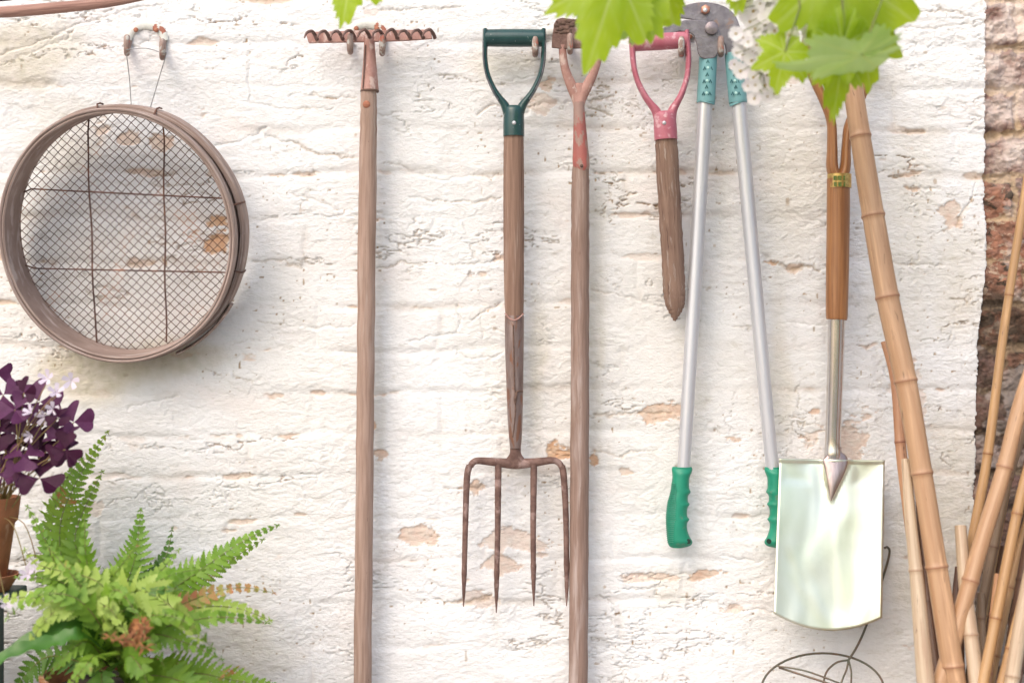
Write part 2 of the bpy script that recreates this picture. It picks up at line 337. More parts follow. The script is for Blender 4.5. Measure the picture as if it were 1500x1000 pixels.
# ledges of thick old paint
t = fbm(X * 5.5 + .25 * fbm(X * 30, Z * 40, 41, 3), Z * 13 + .35 * fbm(X * 22, Z * 30, 42, 3), 9, 6, 0.66) * 3.2 + 20; ft = t - np.floor(t)
led = np.floor(t) + sst(ft, 0.0, 0.16)
lm = sst(fbm(X * 6.0, Z * 10, 10, 3), -0.02, 0.26)
h = h + 0.0011 * (led - 20) * lm
t2 = fbm(X * 12, Z * 26, 19, 5, 0.7) * 2.6 + 20; f2 = t2 - np.floor(t2)
h = h + 0.0007 * (np.floor(t2) + sst(f2, 0, 0.2) - 20) * sst(fbm(X * 4, Z * 5, 21, 2), -0.2, 0.3)
# hairline cracks
c1 = np.abs(fbm(X * 4.2, Z * 15, 11, 6, .62)); cm = sst(fbm(X * 5.7, Z * 8, 12, 3), 0.10, 0.32)
crack = np.exp(-(c1 / 0.016) ** 2) * cm
c2 = np.abs(fbm(X * 9, Z * 13, 13, 6, .62)); crack2 = np.exp(-(c2 / 0.013) ** 2) * sst(fbm(X * 4, Z * 5, 14, 3), 0.18, 0.42)
crk = np.maximum(crack, 0.7 * crack2)
PXw = PX + 7 * fbm(X * 45, Z * 45, 50, 5, .62); PYw = PY + 9 * fbm(X * 38, Z * 38, 51, 5, .62)
for wd, dep, pl in [(1.6, .8, [(0, 82), (60, 62), (130, 36), (245, 6)]), (1.4, .6, [(0, 98), (50, 80), (110, 50)]), (2, .8, [(318, 214), (362, 205), (392, 190)]), (2, .9, [(392, 204), (440, 214), (478, 228), (520, 231)]), (1.4, .6, [(425, 140), (480, 143), (525, 146)]),
    (1.2, .5, [(365, 85), (367, 153)]), (1.2, .5, [(368, 153), (430, 158), (490, 163)]), (1.6, .8, [(550, 392), (592, 388), (640, 386), (672, 392), (735, 380)]), (1.6, .8, [(598, 502), (625, 494), (672, 490), (674, 447)]), (2.2, 1, [(690, 468), (708, 458), (735, 444)]),
    (1.8, .8, [(668, 516), (690, 522), (736, 519)]), (1.2, .5, [(706, 460), (706, 497)]), (2.2, 1, [(768, 165), (800, 152), (835, 146)]), (2.0, .9, [(864, 148), (900, 142)]), (2.0, 1, [(862, 158), (893, 170)]), (1.8, .8, [(700, 168), (722, 156), (736, 158)]), (1.6, .6, [(548, 170), (585, 167)]),
    (2.2, 1, [(1118, 378), (1145, 390), (1200, 394)]), (1.8, .9, [(868, 603), (910, 606), (985, 606)]), (1.6, .8, [(1320, 190), (1352, 192)]), (2, .8, [(1325, 275), (1365, 278)]), (2, .9, [(1280, 385), (1330, 388), (1378, 386)]), (1.6, .7, [(1400, 330), (1425, 290), (1428, 260)]),
    (1.5, .7, [(560, 20), (640, 12), (680, 14)]), (1.3, .5, [(1120, 30), (1300, 38), (1380, 42)]), (1.6, .7, [(1310, 10), (1430, 28)]), (1.6, .7, [(905, 838), (960, 848), (1020, 838), (1050, 850)]), (1.5, .7, [(1050, 880), (1070, 892), (1130, 893)]), (1.4, .7, [(868, 952), (930, 954)]),
    (1.4, .6, [(1060, 810), (1110, 822)]), (1.4, .6, [(345, 505), (380, 500)]), (1.4, .6, [(340, 545), (370, 560)]), (1.5, .7, [(500, 515), (535, 518)]), (1.6, .7, [(190, 598), (215, 592), (262, 578)]), (1.5, .7, [(225, 722), (245, 728)]), (1.5, .7, [(650, 715), (735, 712)]), (1.8, .8, [(640, 875), (700, 880), (720, 870)]),
    (1.5, .6, [(865, 425), (930, 440), (985, 452)]), (1.4, .6, [(870, 660), (910, 668), (960, 655)]), (1.4, .6, [(560, 240), (640, 262), (735, 258)]), (1.3, .5, [(430, 290), (520, 310)]), (1.5, .7, [(600, 290), (660, 298), (735, 292)]), (1.6, .7, [(370, 385), (415, 380), (440, 392)]), (1.5, .6, [(380, 470), (440, 480), (520, 478)]), (1.5, .6, [(1150, 470), (1205, 476)])]:
    for (xa, ya), (xb, yb) in zip(pl[:-1], pl[1:]):
        i0 = np.searchsorted(xs, (min(xa, xb) - 22 - 750) * S); i1 = np.searchsorted(xs, (max(xa, xb) + 22 - 750) * S)
        j0 = np.searchsorted(zs, ZC - (max(ya, yb) + 22 - 500) * S); j1 = np.searchsorted(zs, ZC - (min(ya, yb) - 22 - 500) * S)
        sl_ = (slice(j0, j1), slice(i0, i1)); ax_ = PXw[sl_] - xa; ay_ = PYw[sl_] - ya; vx_, vy_ = xb - xa, yb - ya
        tt = np.clip((ax_ * vx_ + ay_ * vy_) / (vx_ ** 2 + vy_ ** 2), 0, 1); dd_ = np.hypot(ax_ - tt * vx_, ay_ - tt * vy_)
        wv = .45 + 1.1 * vn(X[sl_] * 40, Z[sl_] * 40, 52)
        crk[sl_] = np.maximum(crk[sl_], dep * np.exp(-(dd_ / (wd * wv)) ** 2)); h[sl_] += .0007 * dep * np.exp(-(dd_ / 9) ** 2) * np.sign(ay_ - tt * vy_)
h = h - 0.0042 * crk
# brushy / lumpy finish
h = h + 0.0010 * fbm(X * 34, Z * 62, 15, 5, .66) * (0.35 + 0.6 * vn(X * 6, Z * 6, 44) + 0.55 * np.clip(sst(PX, 850, 1250) + .8 * sst(PY, 480, 760), 0, 1)) + 0.0007 * fbm(X * 110, Z * 210, 16, 2, .7)
pit = sst(vn(X * 170, Z * 170, 17), 0.92, 0.97) * sst(vn(X * 9, Z * 9, 18), 0.45, 0.75)
h = h - 0.0012 * pit
# lost paint
peel = np.zeros_like(h)
wrp = 1.35 * fbm(X * 26, Z * 44, 22, 6, .64)
for (cx, cy, rx, ry, st) in [(822, 664, 22, 22, 1), (613, 783, 26, 13, .6), (756, 790, 50, 17, .45), (697, 712, 16, 16, .65), (317, 352, 24, 30, 1), (735, 822, 34, 14, .55),
    (965, 601, 40, 13, .7), (1076, 645, 14, 7, .7), (1195, 602, 16, 7, .7), (1000, 700, 10, 22, .55), (545, 20, 10, 4, .3), (825, 655, 10, 8, 1), (1245, 650, 24, 50, .55),
    (1190, 640, 20, 20, .4), (1035, 840, 34, 9, .75), (955, 843, 42, 7, .5), (1070, 890, 22, 9, .5), (1390, 310, 20, 22, .55), (1128, 385, 14, 5, .9), (1160, 395, 20, 6, .5), (995, 780, 12, 12, .5), 
    (800, 125, 14, 12, .6), (790, 150, 18, 16, .4), (1160, 120, 12, 6, .3), (915, 690, 14, 8, .55), (1330, 600, 30, 60, .35), (1310, 480, 15, 30, .35), (140, 745, 16, 14, .35), (560, 665, 10, 8, .7),
    (870, 670, 8, 12, 1), (1245, 760, 18, 10, .4), (545, 625, 6, 8, .8), (700, 875, 30, 10, .4), (190, 205, 20, 10, .6), (235, 210, 16, 12, .6)]:
    r = np.sqrt(((PX - cx) / rx) ** 2 + ((PY - cy) / ry) ** 2)
    peel = np.maximum(peel, st * sst(-(r * 1.05 + wrp * 1.1), -0.98, -0.80))
pm = fbm(X * 2.3, Z * 2.6, 23, 2) + 0.30 * sst(PX, 820, 1300) + 0.10 * sst(PY, 500, 800)
pt = fbm(X * 17, Z * 34, 24, 4) + 0.55 * np.maximum(gz, crk) * 1.0
peel = np.maximum(peel, 0.55 * sst(pt, 0.62, 0.78) * sst(pm, 0.0, 0.35))
h = h - 0.0022 * sst(peel, 0.1, 0.5)
dirt = np.clip(0.65 * crk * sst(fbm(X * 6, Z * 6, 26, 3), -0.25, 0.3) + 0.30 * groove * sst(fbm(X * 7, Z * 9, 27, 3), 0.05, 0.35) + pit * 1.0 + .7 * sst(vn(X * 62, Z * 62, 70), .972, .99) * sst(vn(X * 11, Z * 11, 71), .55, .7), 0, 1)
# stains, plus shade tint painted below the sieve and beside the handles
stain_shade = np.zeros_like(h)
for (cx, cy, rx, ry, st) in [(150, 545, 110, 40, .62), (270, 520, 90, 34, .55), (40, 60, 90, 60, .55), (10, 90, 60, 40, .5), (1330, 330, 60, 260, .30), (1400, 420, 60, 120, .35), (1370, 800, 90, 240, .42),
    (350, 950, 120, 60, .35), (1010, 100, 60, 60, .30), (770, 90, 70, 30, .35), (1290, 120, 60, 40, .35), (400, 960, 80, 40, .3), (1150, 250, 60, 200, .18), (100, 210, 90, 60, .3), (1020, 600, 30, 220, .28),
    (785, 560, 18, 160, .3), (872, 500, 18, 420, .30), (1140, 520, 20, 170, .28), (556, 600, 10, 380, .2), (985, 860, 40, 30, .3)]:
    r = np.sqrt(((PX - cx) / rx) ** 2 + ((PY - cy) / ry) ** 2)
    stain_shade = np.maximum(stain_shade, st * sst(-(r + 0.9 * fbm(X * 7, Z * 7, 28, 4)), -1.2, -0.25))
stain_shade = np.clip(stain_shade + 0.16 * sst(fbm(X * 3, Z * 2.2, 29, 4), 0.05, 0.5), 0, 1)
# bare brick at the right end
XB = 0.828 + 0.005 * fbm(Z * 9, Z * 0 + 3, 30, 3) + 0.005 * fbm(X * 70, Z * 70, 31, 4, .7) - 0.018 * sst(PY, 380, 620)
bare = X > XB
wz = 0.010 * fbm(X * 35, Z * 35, 45, 4, .6); dz = np.abs(dz + wz); dx = np.abs(dx + wz); rg = np.exp(-(dz / 0.009) ** 2) * (.4 + .9 * vn(X * 20, Z * 30, 46)); rgx = np.exp(-(dx / 0.007) ** 2) * 0.8; rj = np.maximum(rg, rgx)
hb = -0.006 + (bid2 - 0.5) * 0.010 * sst(np.minimum(dz, dx), 0.001, 0.016) - 0.010 * rj + 0.009 * fbm(X * 22, Z * 32, 32, 5, .62) + 0.0045 * fbm(X * 80, Z * 100, 33, 3, .7)
bl = sst(X - XB, 0, 0.004)
h = h * (1 - bl) + hb * bl
mort = sst(rj + 0.3 * fbm(X * 50, Z * 50, 34, 3), 0.35, 0.6)
washk = np.clip(sst(-PY + 90 * fbm(X * 12, Z * 12, 35, 3), -270, -140) * (0.50 + 1.1 * fbm(X * 24, Z * 34, 36, 4)) + 0.35 * sst(fbm(X * 26, Z * 34, 37, 4), 0.15, 0.35), 0, 1)

wallroot = thing('brick_wall', 'old white limewashed brick wall with cracked peeling paint behind the tools', 'wall', (0, -0.008, 0))
ny, nx = X.shape
co = np.stack([X, -h, Z], -1).reshape(-1, 3)
idx = np.arange(nx * ny).reshape(ny, nx)
quads = np.stack([idx[:-1, :-1], idx[:-1, 1:], idx[1:, 1:], idx[1:, :-1]], -1).reshape(-1, 4)
fb = bare[:-1, :-1].reshape(-1)
def np_mesh(name, sel, attrs, mt):
    q = quads[sel]; used = np.unique(q); remap = np.zeros(nx * ny, int); remap[used] = np.arange(len(used))
    q = remap[q]; v = co[used]
    me = bpy.data.meshes.new(name); me.vertices.add(len(v)); me.vertices.foreach_set('co', v.astype(np.float32).ravel())
    me.loops.add(q.size); me.loops.foreach_set('vertex_index', q.astype(np.int32).ravel())
    me.polygons.add(len(q)); me.polygons.foreach_set('loop_start', (np.arange(len(q)) * 4).astype(np.int32))
    me.update(calc_edges=True); me.validate()
    me.polygons.foreach_set('use_smooth', np.ones(len(me.polygons), bool))
    for k, a in attrs.items():
        at = me.attributes.new(k, 'FLOAT', 'POINT'); at.data.foreach_set('value', a.reshape(-1)[used].astype(np.float32))
    me.materials.append(mt); o = bpy.data.objects.new(name, me); o.parent = wallroot; C.objects.link(o); return o
def wall_mat():
    m = mat('limewashed brick', (0.80, 0.80, 0.80), (0.75, 0.745, 0.74), 0.88, 0, (6, 6, 10), 'Object', 0.85, (160, 160, 330), c3=(0.79, 0.75, 0.735), s3=(5, 5, 8), t3=(0.5, 0.72), bdist=0.0022, c4=(0.66, 0.645, 0.62), s4=(26, 26, 60), t4=(0.56, 0.72))
    N = m.node_tree.nodes; Lk = m.node_tree.links; p = N['Principled BSDF']; tc = N['Texture Coordinate']
    src = p.inputs['Base Color'].links[0].from_socket
    def lay(src, attr, ca, cb, gain=1.0, sc=40):
        a = N.new('ShaderNodeAttribute'); a.attribute_name = attr
        n = N.new('ShaderNodeTexNoise'); n.inputs['Scale'].default_value = sc; n.inputs['Detail'].default_value = 6; Lk.new(tc.outputs['Object'], n.inputs['Vector'])
        rr = N.new('ShaderNodeMapRange'); rr.inputs[1].default_value = .35; rr.inputs[2].default_value = .65; Lk.new(n.outputs[0], rr.inputs[0])
        c = N.new('ShaderNodeMix'); c.data_type = 'RGBA'; Lk.new(rr.outputs[0], c.inputs[0]); c.inputs[6].default_value = rgb(ca); c.inputs[7].default_value = rgb(cb)
        mu = N.new('ShaderNodeMath'); mu.operation = 'MULTIPLY'; mu.use_clamp = True; Lk.new(a.outputs['Fac'], mu.inputs[0]); mu.inputs[1].default_value = gain
        mx = N.new('ShaderNodeMix'); mx.data_type = 'RGBA'; Lk.new(mu.outputs[0], mx.inputs[0]); Lk.new(src, mx.inputs[6]); Lk.new(c.outputs[2], mx.inputs[7]); return mx.outputs[2]
    s = lay(src, 'stain_shade', (0.52, 0.46, 0.30), (0.66, 0.58, 0.46), 1.0, 60)
    s = lay(s, 'peel', (0.58, 0.33, 0.19), (0.62, 0.46, 0.33), 1.0, 70)
    s = lay(s, 'dirt', (0.26, 0.17, 0.09), (0.40, 0.28, 0.16), 0.9, 60)
    Lk.new(s, p.inputs['Base Color']); return m
def bare_mat():
    m = mat('bare old brick', (0.40, 0.185, 0.115), (0.22, 0.115, 0.08), 0.92, 0, (35, 35, 35), 'Object', 0.9, (180, 180, 180), c3=(0.50, 0.37, 0.27), s3=(45, 45, 60), t3=(0.52, 0.62), c4=(0.07, 0.048, 0.032), s4=(22, 22, 34), t4=(0.54, 0.60), bdist=0.003)
    N = m.node_tree.nodes; Lk = m.node_tree.links; p = N['Principled BSDF']
    src = p.inputs['Base Color'].links[0].from_socket
    def lay(src, attr, col, gain):
        a = N.new('ShaderNodeAttribute'); a.attribute_name = attr
        mu = N.new('ShaderNodeMath'); mu.operation = 'MULTIPLY'; mu.use_clamp = True; Lk.new(a.outputs['Fac'], mu.inputs[0]); mu.inputs[1].default_value = gain
        mx = N.new('ShaderNodeMix'); mx.data_type = 'RGBA'; Lk.new(mu.outputs[0], mx.inputs[0]); Lk.new(src, mx.inputs[6]); mx.inputs[7].default_value = rgb(col); return mx.outputs[2]
    s = lay(src, 'tintb', (0.20, 0.13, 0.12), 0.6)
    s = lay(s, 'mort', (0.50, 0.37, 0.23), 0.75)
    s = lay(s, 'dark_brick_shade', (0.060, 0.040, 0.026), 0.95)
    s = lay(s, 'washk', (0.74, 0.64, 0.58), 0.85)
    Lk.new(s, p.inputs['Base Color']); return m
np_mesh('limewashed_face', ~fb, {'stain_shade': stain_shade, 'peel': peel, 'dirt': dirt}, wall_mat())
dark_brick_shade = np.clip(sst(PY + 120 * fbm(X * 14, Z * 14, 60, 4), 330, 480) * (.62 + 1.1 * fbm(X * 20, Z * 30, 61, 5, .6)), 0, 1)  # dark brown lower bricks, with the shade behind the canes painted in
o = np_mesh('bare_brickwork', fb, {'dark_brick_shade': dark_brick_shade, 'mort': mort, 'washk': washk, 'tintb': sst(bid2, 0.45, 0.6)}, bare_mat())
o['label'] = 'unpainted reddish brown brickwork at the right end of the wall'
mb = MB(); mb.box((-2.39, 0.04, 0), (2.39, 0.26, 2.69)); mb.build('wall_core', M['bench'], wallroot, smooth=False)

# ------------------------------------------------------------------ ground, hedge across the garden
mb = MB(); mb.box((-60, -60, -0.25), (60, 0.6, 0)); g = mb.build('ground', M['paving'], smooth=False); g['kind'] = 'structure'
hr = thing('garden_hedge', 'leafy green hedge standing across the garden from the wall', 'hedge', (0, -7, 0))
mb = MB()
for i in range(9000):
    x = random.uniform(-5, 5); u = random.random(); y = -7 + random.uniform(-.45, .45); z = random.uniform(0.05, 2.0)
    if random.random() < .5: y = -6.6 + random.uniform(-.08, .12)
    s_ = random.uniform(.03, .06); a = Vector((random.gauss(0, 1), random.gauss(0, 1), random.gauss(0, 1))).normalized(); b = a.orthogonal().normalized() * s_; c = a.cross(b) * .6; p = Vector((x, y, z + .12 * math.sin(x * 3)))
    v = [mb.vert(p - b), mb.vert(p + c), mb.vert(p + b), mb.vert(p - c)]; mb.face(v)
mb.build('foliage', M['hedge'], hr, recalc=False)
for i in range(12):
    mb = MB(); mb.tube([(-4.6 + i * .83, -7, 0), (-4.6 + i * .83 + random.uniform(-.1, .1), -7, 1.5)], [0.03, 0.012], n=7)
    mb.build('stem', M['bark'], hr)

# ------------------------------------------------------------------ tool hooks
def make_hook(cx, cy, prongs, label):
    """double hook: painted arched plate with two prongs"""
    base = W(cx, cy, 0.0)
    r = thing('tool_hook', label, 'hook', base, 'double tool hooks screwed to the wall')
    mb = MB(); q = []
    for i in range(13):
        a = math.pi * i / 12; q.append((cx - 27 * math.cos(a), cy + 8 - 24 * math.sin(a), 0.010, 5.5 + 1.5 * math.sin(a), 3))
    ptube(mb, q, n=8, sub=1); mb.build('back_plate', M['plate_white'], r)
    for sx in (-1, 1):
        mb = MB(); p = W(cx + sx * 15, cy - 8, .015); mb.ball(p, .0045, 8, (1, .5, 1)); mb.build('screw', M['rust_orange'], r)
    for k, (hx, hy) in enumerate(prongs):
        sx = -1 if k == 0 else 1
        mb = MB()
        ptube(mb, [(cx + sx * 25, cy + 6, .004, 5), (hx, hy + 16, .03, 4.4), (hx, hy + 18, .060, 4.4), (hx, hy + 12, .074, 4.7), (hx, hy, .076, 4.8), (hx, hy - 7, .074, 4.0), (hx, hy - 9.5, .074, 1.2)], n=10, sub=5)
        mb.build('prong', M['prong'], r)
    return r
make_hook(214, 52, [(186, 60), (238, 66)], 'rusty double hook holding the round sieve by thin cord')
make_hook(537, 50, [(513, 58), (560, 60)], 'pale double hook carrying the rusty rake head')
make_hook(810, 60, [(784, 62), (835, 58)], 'double hook shared by the green handled fork and the rusty hoe')
make_hook(1026, 62, [(998, 62), (1056, 62)], 'double hook shared by the pink handle and the loppers')

# ------------------------------------------------------------------ sieve
def make_sieve():
    cf = W(171, 347, 0.122); cb = W(191, 340.5, 0.042); ax = (cf - cb); L = ax.length; ax.normalize()
    rx = 171 * K(0.122); rz = 184 * K(0.122)
    r = thing('garden_sieve', 'round bent wood garden sieve with rusty diamond wire mesh hanging by cord', 'sieve', cb)
    ex = (Vector((1, 0, 0)) - ax * ax.x).normalized(); ez = ax.cross(ex) * -1
    if ez.z < 0: ez = -ez
    n = 120
    def hoop(name, s0, s1, ro, ri, mtl, wav=0):
        mb = MB(); rings = []
        prof = [(s0, ro), (s1, ro), (s1 + .0015, (ro + ri) / 2), (s1, ri), (s0, ri)]
        for k in range(n):
            a = 2 * math.pi * k / n; ring = []
            for s_, d_ in prof:
                w_ = 1 + wav * .006 * math.sin(3 * a + 1) + wav * 0.004 * math.sin(7 * a)
                p = cb + ax * (s_ + wav * .003 * math.sin(2 * a)) + ex * math.cos(a) * (rx + d_) * w_ + ez * math.sin(a) * (rz + d_) * w_
                ring.append(mb.vert(p))
            rings.append(ring)
        for k in range(n):
            for j in range(5):
                j2 = (j + 1) % 5; A = rings[k]; B = rings[(k + 1) % n]; u0 = k * .012; u1 = (k + 1) * .012
                mb.face((A[j], B[j], B[j2], A[j2]), [(u0, j * .02), (u1, j * .02), (u1, j * .02 + .02), (u0, j * .02 + .02)])
        return mb.build(name, mtl, r)
    hoop('inner_hoop', 0.004, L, -0.002, -0.0065, M['sieve_wood'])
    hoop('outer_hoop', -0.002, 0.034, 0.010, 0.001, M['sieve_wood'], 1)
    ob = hoop('front_rim', L - 0.020, L + .002, 0.0035, -0.0015, M['sieve_wood'], .3)
    # overlap end of the outer hoop, low on the right
    mb = MB(); a0 = R(-68); q = []
    for i in range(12):
        a = a0 + R(3.2) * i; q.append(cb + ax * .020 + ex * math.cos(a) * (rx + .014) + ez * math.sin(a) * (rz + .014))
    mb.tube(q, [(0.013, 0.003)] * 12, n=8, ref=tuple(ex * math.cos(a0) + ez * math.sin(a0))); mb.build('hoop_lap', M['sieve_wood'], r)
    for a in (72, 100, 14, -17, -140):
        a = R(a); mb = MB(); q = []
        dv = ex * math.cos(a); dw = ez * math.sin(a)
        for s_, d_ in ((0.004, .012), (.020, .0135), (.036, .012), (.040, .004), (.046, 0.0)): q.append(cb + ax * s_ + dv * (rx + d_) + dw * (rz + d_))
        mb.tube(q, 0.0016, n=6); mb.build('wire_tie', M['wire'], r)
    # diamond mesh
    mb = MB(); sp = 9.3 * S; mx = rx - .0065; mz = rz - .0065; s0 = .010
    for fam in (0, 1):
        th = R(45 if fam == 0 else -43); u = Vector((math.cos(th), math.sin(th))); v = Vector((-math.sin(th), math.cos(th)))
        kmax = int(0.24 / sp)
        for k in range(-kmax, kmax + 1):
            c = k * sp + random.uniform(-.0007, .0007); pts = []
            # intersect with ellipse
            A = (u.x / mx) ** 2 + (u.y / mz) ** 2; B = 2 * (u.x * v.x * c / mx ** 2 + u.y * v.y * c / mz ** 2); Cc = (v.x * c / mx) ** 2 + (v.y * c / mz) ** 2 - 1
            dis = B * B - 4 * A * Cc
            if dis <= 0: continue
            t0 = (-B - math.sqrt(dis)) / 2 / A; t1 = (-B + math.sqrt(dis)) / 2 / A; m_ = max(3, int((t1 - t0) / sp * 1) + 1); bow = random.uniform(-.001, .001)
            for i in range(m_ + 1):
                tt = t0 + (t1 - t0) * i / m_; cc = c + bow * math.sin(math.pi * i / m_) + .0005 * math.sin(k * 7 + i * 1.9)
                x = u.x * tt + v.x * cc; z = u.y * tt + v.y * cc
                pts.append(cb + ax * (s0 + (.0011 if (i + k + fam) % 2 else -.0011)) + ex * x + ez * z)
            mb.tube(pts, 0.00066, n=4, cap=False)
    mb.build('wire_mesh', M['wire'], r)
    for (x0, y0, x1, y1) in ((136, 168, 133, 505), (246, 178, 237, 500), (24, 275, 335, 290), (22, 391, 330, 397)):
        mb = MB()
        def loc(px, py):
            x = (px - 188) * K(.03); z = -(py - 340) * K(.03); return x, z
        (xa, za), (xb, zb) = loc(x0, y0), loc(x1, y1); q = []
        for i in range(13):
            f = i / 12; x = xa + (xb - xa) * f; z = za + (zb - za) * f
            sc = min(1, 0.995 / max(1e-6, math.sqrt((x / mx) ** 2 + (z / mz) ** 2))); q.append(cb + ax * (s0 + .004) + ex * (x * sc + .0012 * math.sin(i * 1.3)) + ez * z * sc)
        mb.tube(q, 0.0015, n=6); mb.build('support_wire', M['wire'], r)
    mb = MB(); ptube(mb, [(193, 172, .03, .8), (190, 120, .045, .8), (185, 76, .072, .8), (187, 73, .078, .8), (214, 71, .076, .8), (238, 78, .078, .8), (243, 80, .072, .8), (230, 125, .045, .8), (216, 172, .03, .8)], n=5, sub=4); mb.build('cord', M['wire_thin'], r)
make_sieve()

# ------------------------------------------------------------------ rake
def make_rake():
    r = thing('garden_rake', 'long rake with pale weathered handle hanging from its rusty toothed head', 'rake', W(520, 1330, 0.05))
    mb = MB(); ptube(mb, [(540, 128, .05, 11.5), (540, 170, .05, 12.3), (538, 300, .05, 13.3), (536, 500, .05, 13.0), (534, 700, .05, 13), (531, 1000, .05, 13.2), (528, 1340, .05, 13), (528, 1343, .05, 9)], n=20, sub=10, wob=1.0)
    mb.build('handle', M['wood_rake'], r)
    mb = MB(); ptube(mb, [(541, 52, .055, 8.5, 6), (541, 64, .053, 8.0, 8), (541.5, 90, .05, 9.6), (541.5, 118, .05, 12.3), (541.5, 131, .05, 13.3), (541.5, 134, .05, 13.0)], n=20, sub=5)
    so = mb.build('socket', M['rust_pink'], r)
    mb = MB(); ptube(mb, [(541.5, 132.5, .05, 13.7), (541.5, 135, .05, 13.7)], n=20, sub=2); mb.build('socket_lip', M['rust_dark'], so)
    mb = MB(); ptube(mb, [(535.5, 66, .0615, .9), (533.5, 98, .0625, .9), (531.5, 130, .0635, .9)], n=6); mb.build('seam', M['rust_dark'], so)
    mb = MB(); mb.ball(W(537, 153, .0635), .0066, 12, (1, .4, 1)); mb.build('rivet', M['rust_orange'], r)
    mb = MB(); 
    top = [(447, 47), (490, 46), (541, 44), (600, 44), (631, 43)]; bot = [(633, 57), (600, 59.5), (541, 61.5), (490, 62.5), (452, 63)]
    mb.prism([W(x, y, .058) for x, y in top + bot], .006); mb.build('head_bar', M['rust_pink'], r, bevel=.0012)
    for i, x in enumerate((455, 474, 493, 511, 533, 554, 573, 592, 611, 628)):
        mb = MB(); j = random.uniform(-1.5, 1.5); y = 55 - (x - 450) * .012
        ptube(mb, [(x + 9, y + 3, .058, 2.9), (x + 6, y - 4 + j, .070, 2.8), (x + 1, y - 9 + j, .083, 2.4), (x - 6, y - 6, .098, 2.0), (x - 9, y + 1, .108, .9)], n=7, sub=4)
        mb.build('tooth', M['rust'], r)
make_rake()

# ------------------------------------------------------------------ D handles
def d_handle(root, mtl, tl, tr, jc, jb, sw, d, barr, armw, rivet, edge=None):
    """tl,tr: px of bar ends (centre line); jc: px of arm junction; jb: socket bottom; sw: socket half width"""
    mb = MB()
    n = 9; q = []
    ux, uy = tr[0] - tl[0], tr[1] - tl[1]
    for i in range(n):
        f = i / (n - 1); b = barr * (1 + .05 * math.sin(math.pi * f)); q.append((tl[0] + ux * f, tl[1] + uy * f, d, b, b * 1.05))
    ptube(mb, q, n=22, sub=3)
    ln = math.hypot(ux, uy); nx_, ny_ = -uy / ln, ux / ln      # down
    if ny_ < 0: nx_, ny_ = -nx_, -ny_
    ax_, ay_ = ux / ln, uy / ln
    for (c, sgn) in ((tl, -1), (tr, 1)):
        cx, cy = c
        jx = jc[0] + sgn * sw * .80; 
        p0 = (cx - nx_ * barr * .96, cy - ny_ * barr * .96)
        H = math.hypot(jc[0] - (tl[0] + tr[0]) / 2, jc[1] - (tl[1] + tr[1]) / 2)
        def pt(a, b):   # a outward from axis, b down 0..1
            mxp = (tl[0] + tr[0]) / 2 * (1 - b) + jc[0] * b; myp = (tl[1] + tr[1]) / 2 * (1 - b) + jc[1] * b
            return (mxp + ax_ * a * sgn, myp + ay_ * a * sgn)
        half = ln / 2
        path = [p0, (cx, cy), pt(half + .3, .28), pt(half * .91, .52), pt(half * .68, .74), pt(half * .47, .87), pt(half * .30, .97), pt(sw * .42, 1.12)]
        ws = [armw * .9, armw, armw * .9, armw * .9, armw, armw * 1.15, armw * 1.5, armw * 1.9]
        ptube(mb, [(p[0], p[1], d, w_, barr * (1.0 if i < 2 else .72 + .0 * i)) for i, (p, w_) in enumerate(zip(path, ws))], n=16, sub=6)
    sx, sy = jb[0] - jc[0], jb[1] - jc[1]
    ptube(mb, [(jc[0] - sx * .06, jc[1] - sy * .06, d, sw * .80, sw * .6), (jc[0] + sx * .02, jc[1] + sy * .02, d, sw * .97, sw * .8), (jc[0] + sx * .2, jc[1] + sy * .2, d, sw * .97, sw * .93), (jc[0] + sx * .6, jc[1] + sy * .6, d, sw, sw), (jb[0], jb[1], d, sw * 1.0, sw)], n=24, sub=4)
    o = mb.build('d_handle', mtl, root)
    if edge:  # grey strips: edge wear and a bevel highlight painted along each arm
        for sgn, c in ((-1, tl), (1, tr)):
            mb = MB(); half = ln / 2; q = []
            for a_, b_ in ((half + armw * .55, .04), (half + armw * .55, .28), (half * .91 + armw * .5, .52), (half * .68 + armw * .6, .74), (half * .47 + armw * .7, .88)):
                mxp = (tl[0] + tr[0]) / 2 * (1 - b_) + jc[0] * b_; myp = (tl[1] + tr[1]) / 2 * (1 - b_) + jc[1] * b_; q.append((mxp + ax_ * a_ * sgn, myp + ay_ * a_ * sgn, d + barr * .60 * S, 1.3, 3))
            ptube(mb, q, n=8); mb.build('worn_highlight_edge', edge, o)
    mb = MB(); mb.ball(W(rivet[0], rivet[1], d + sw * S * .97), .0035, 10, (1, .5, 1)); mb.build('rivet', M['alu'], o)
    return o
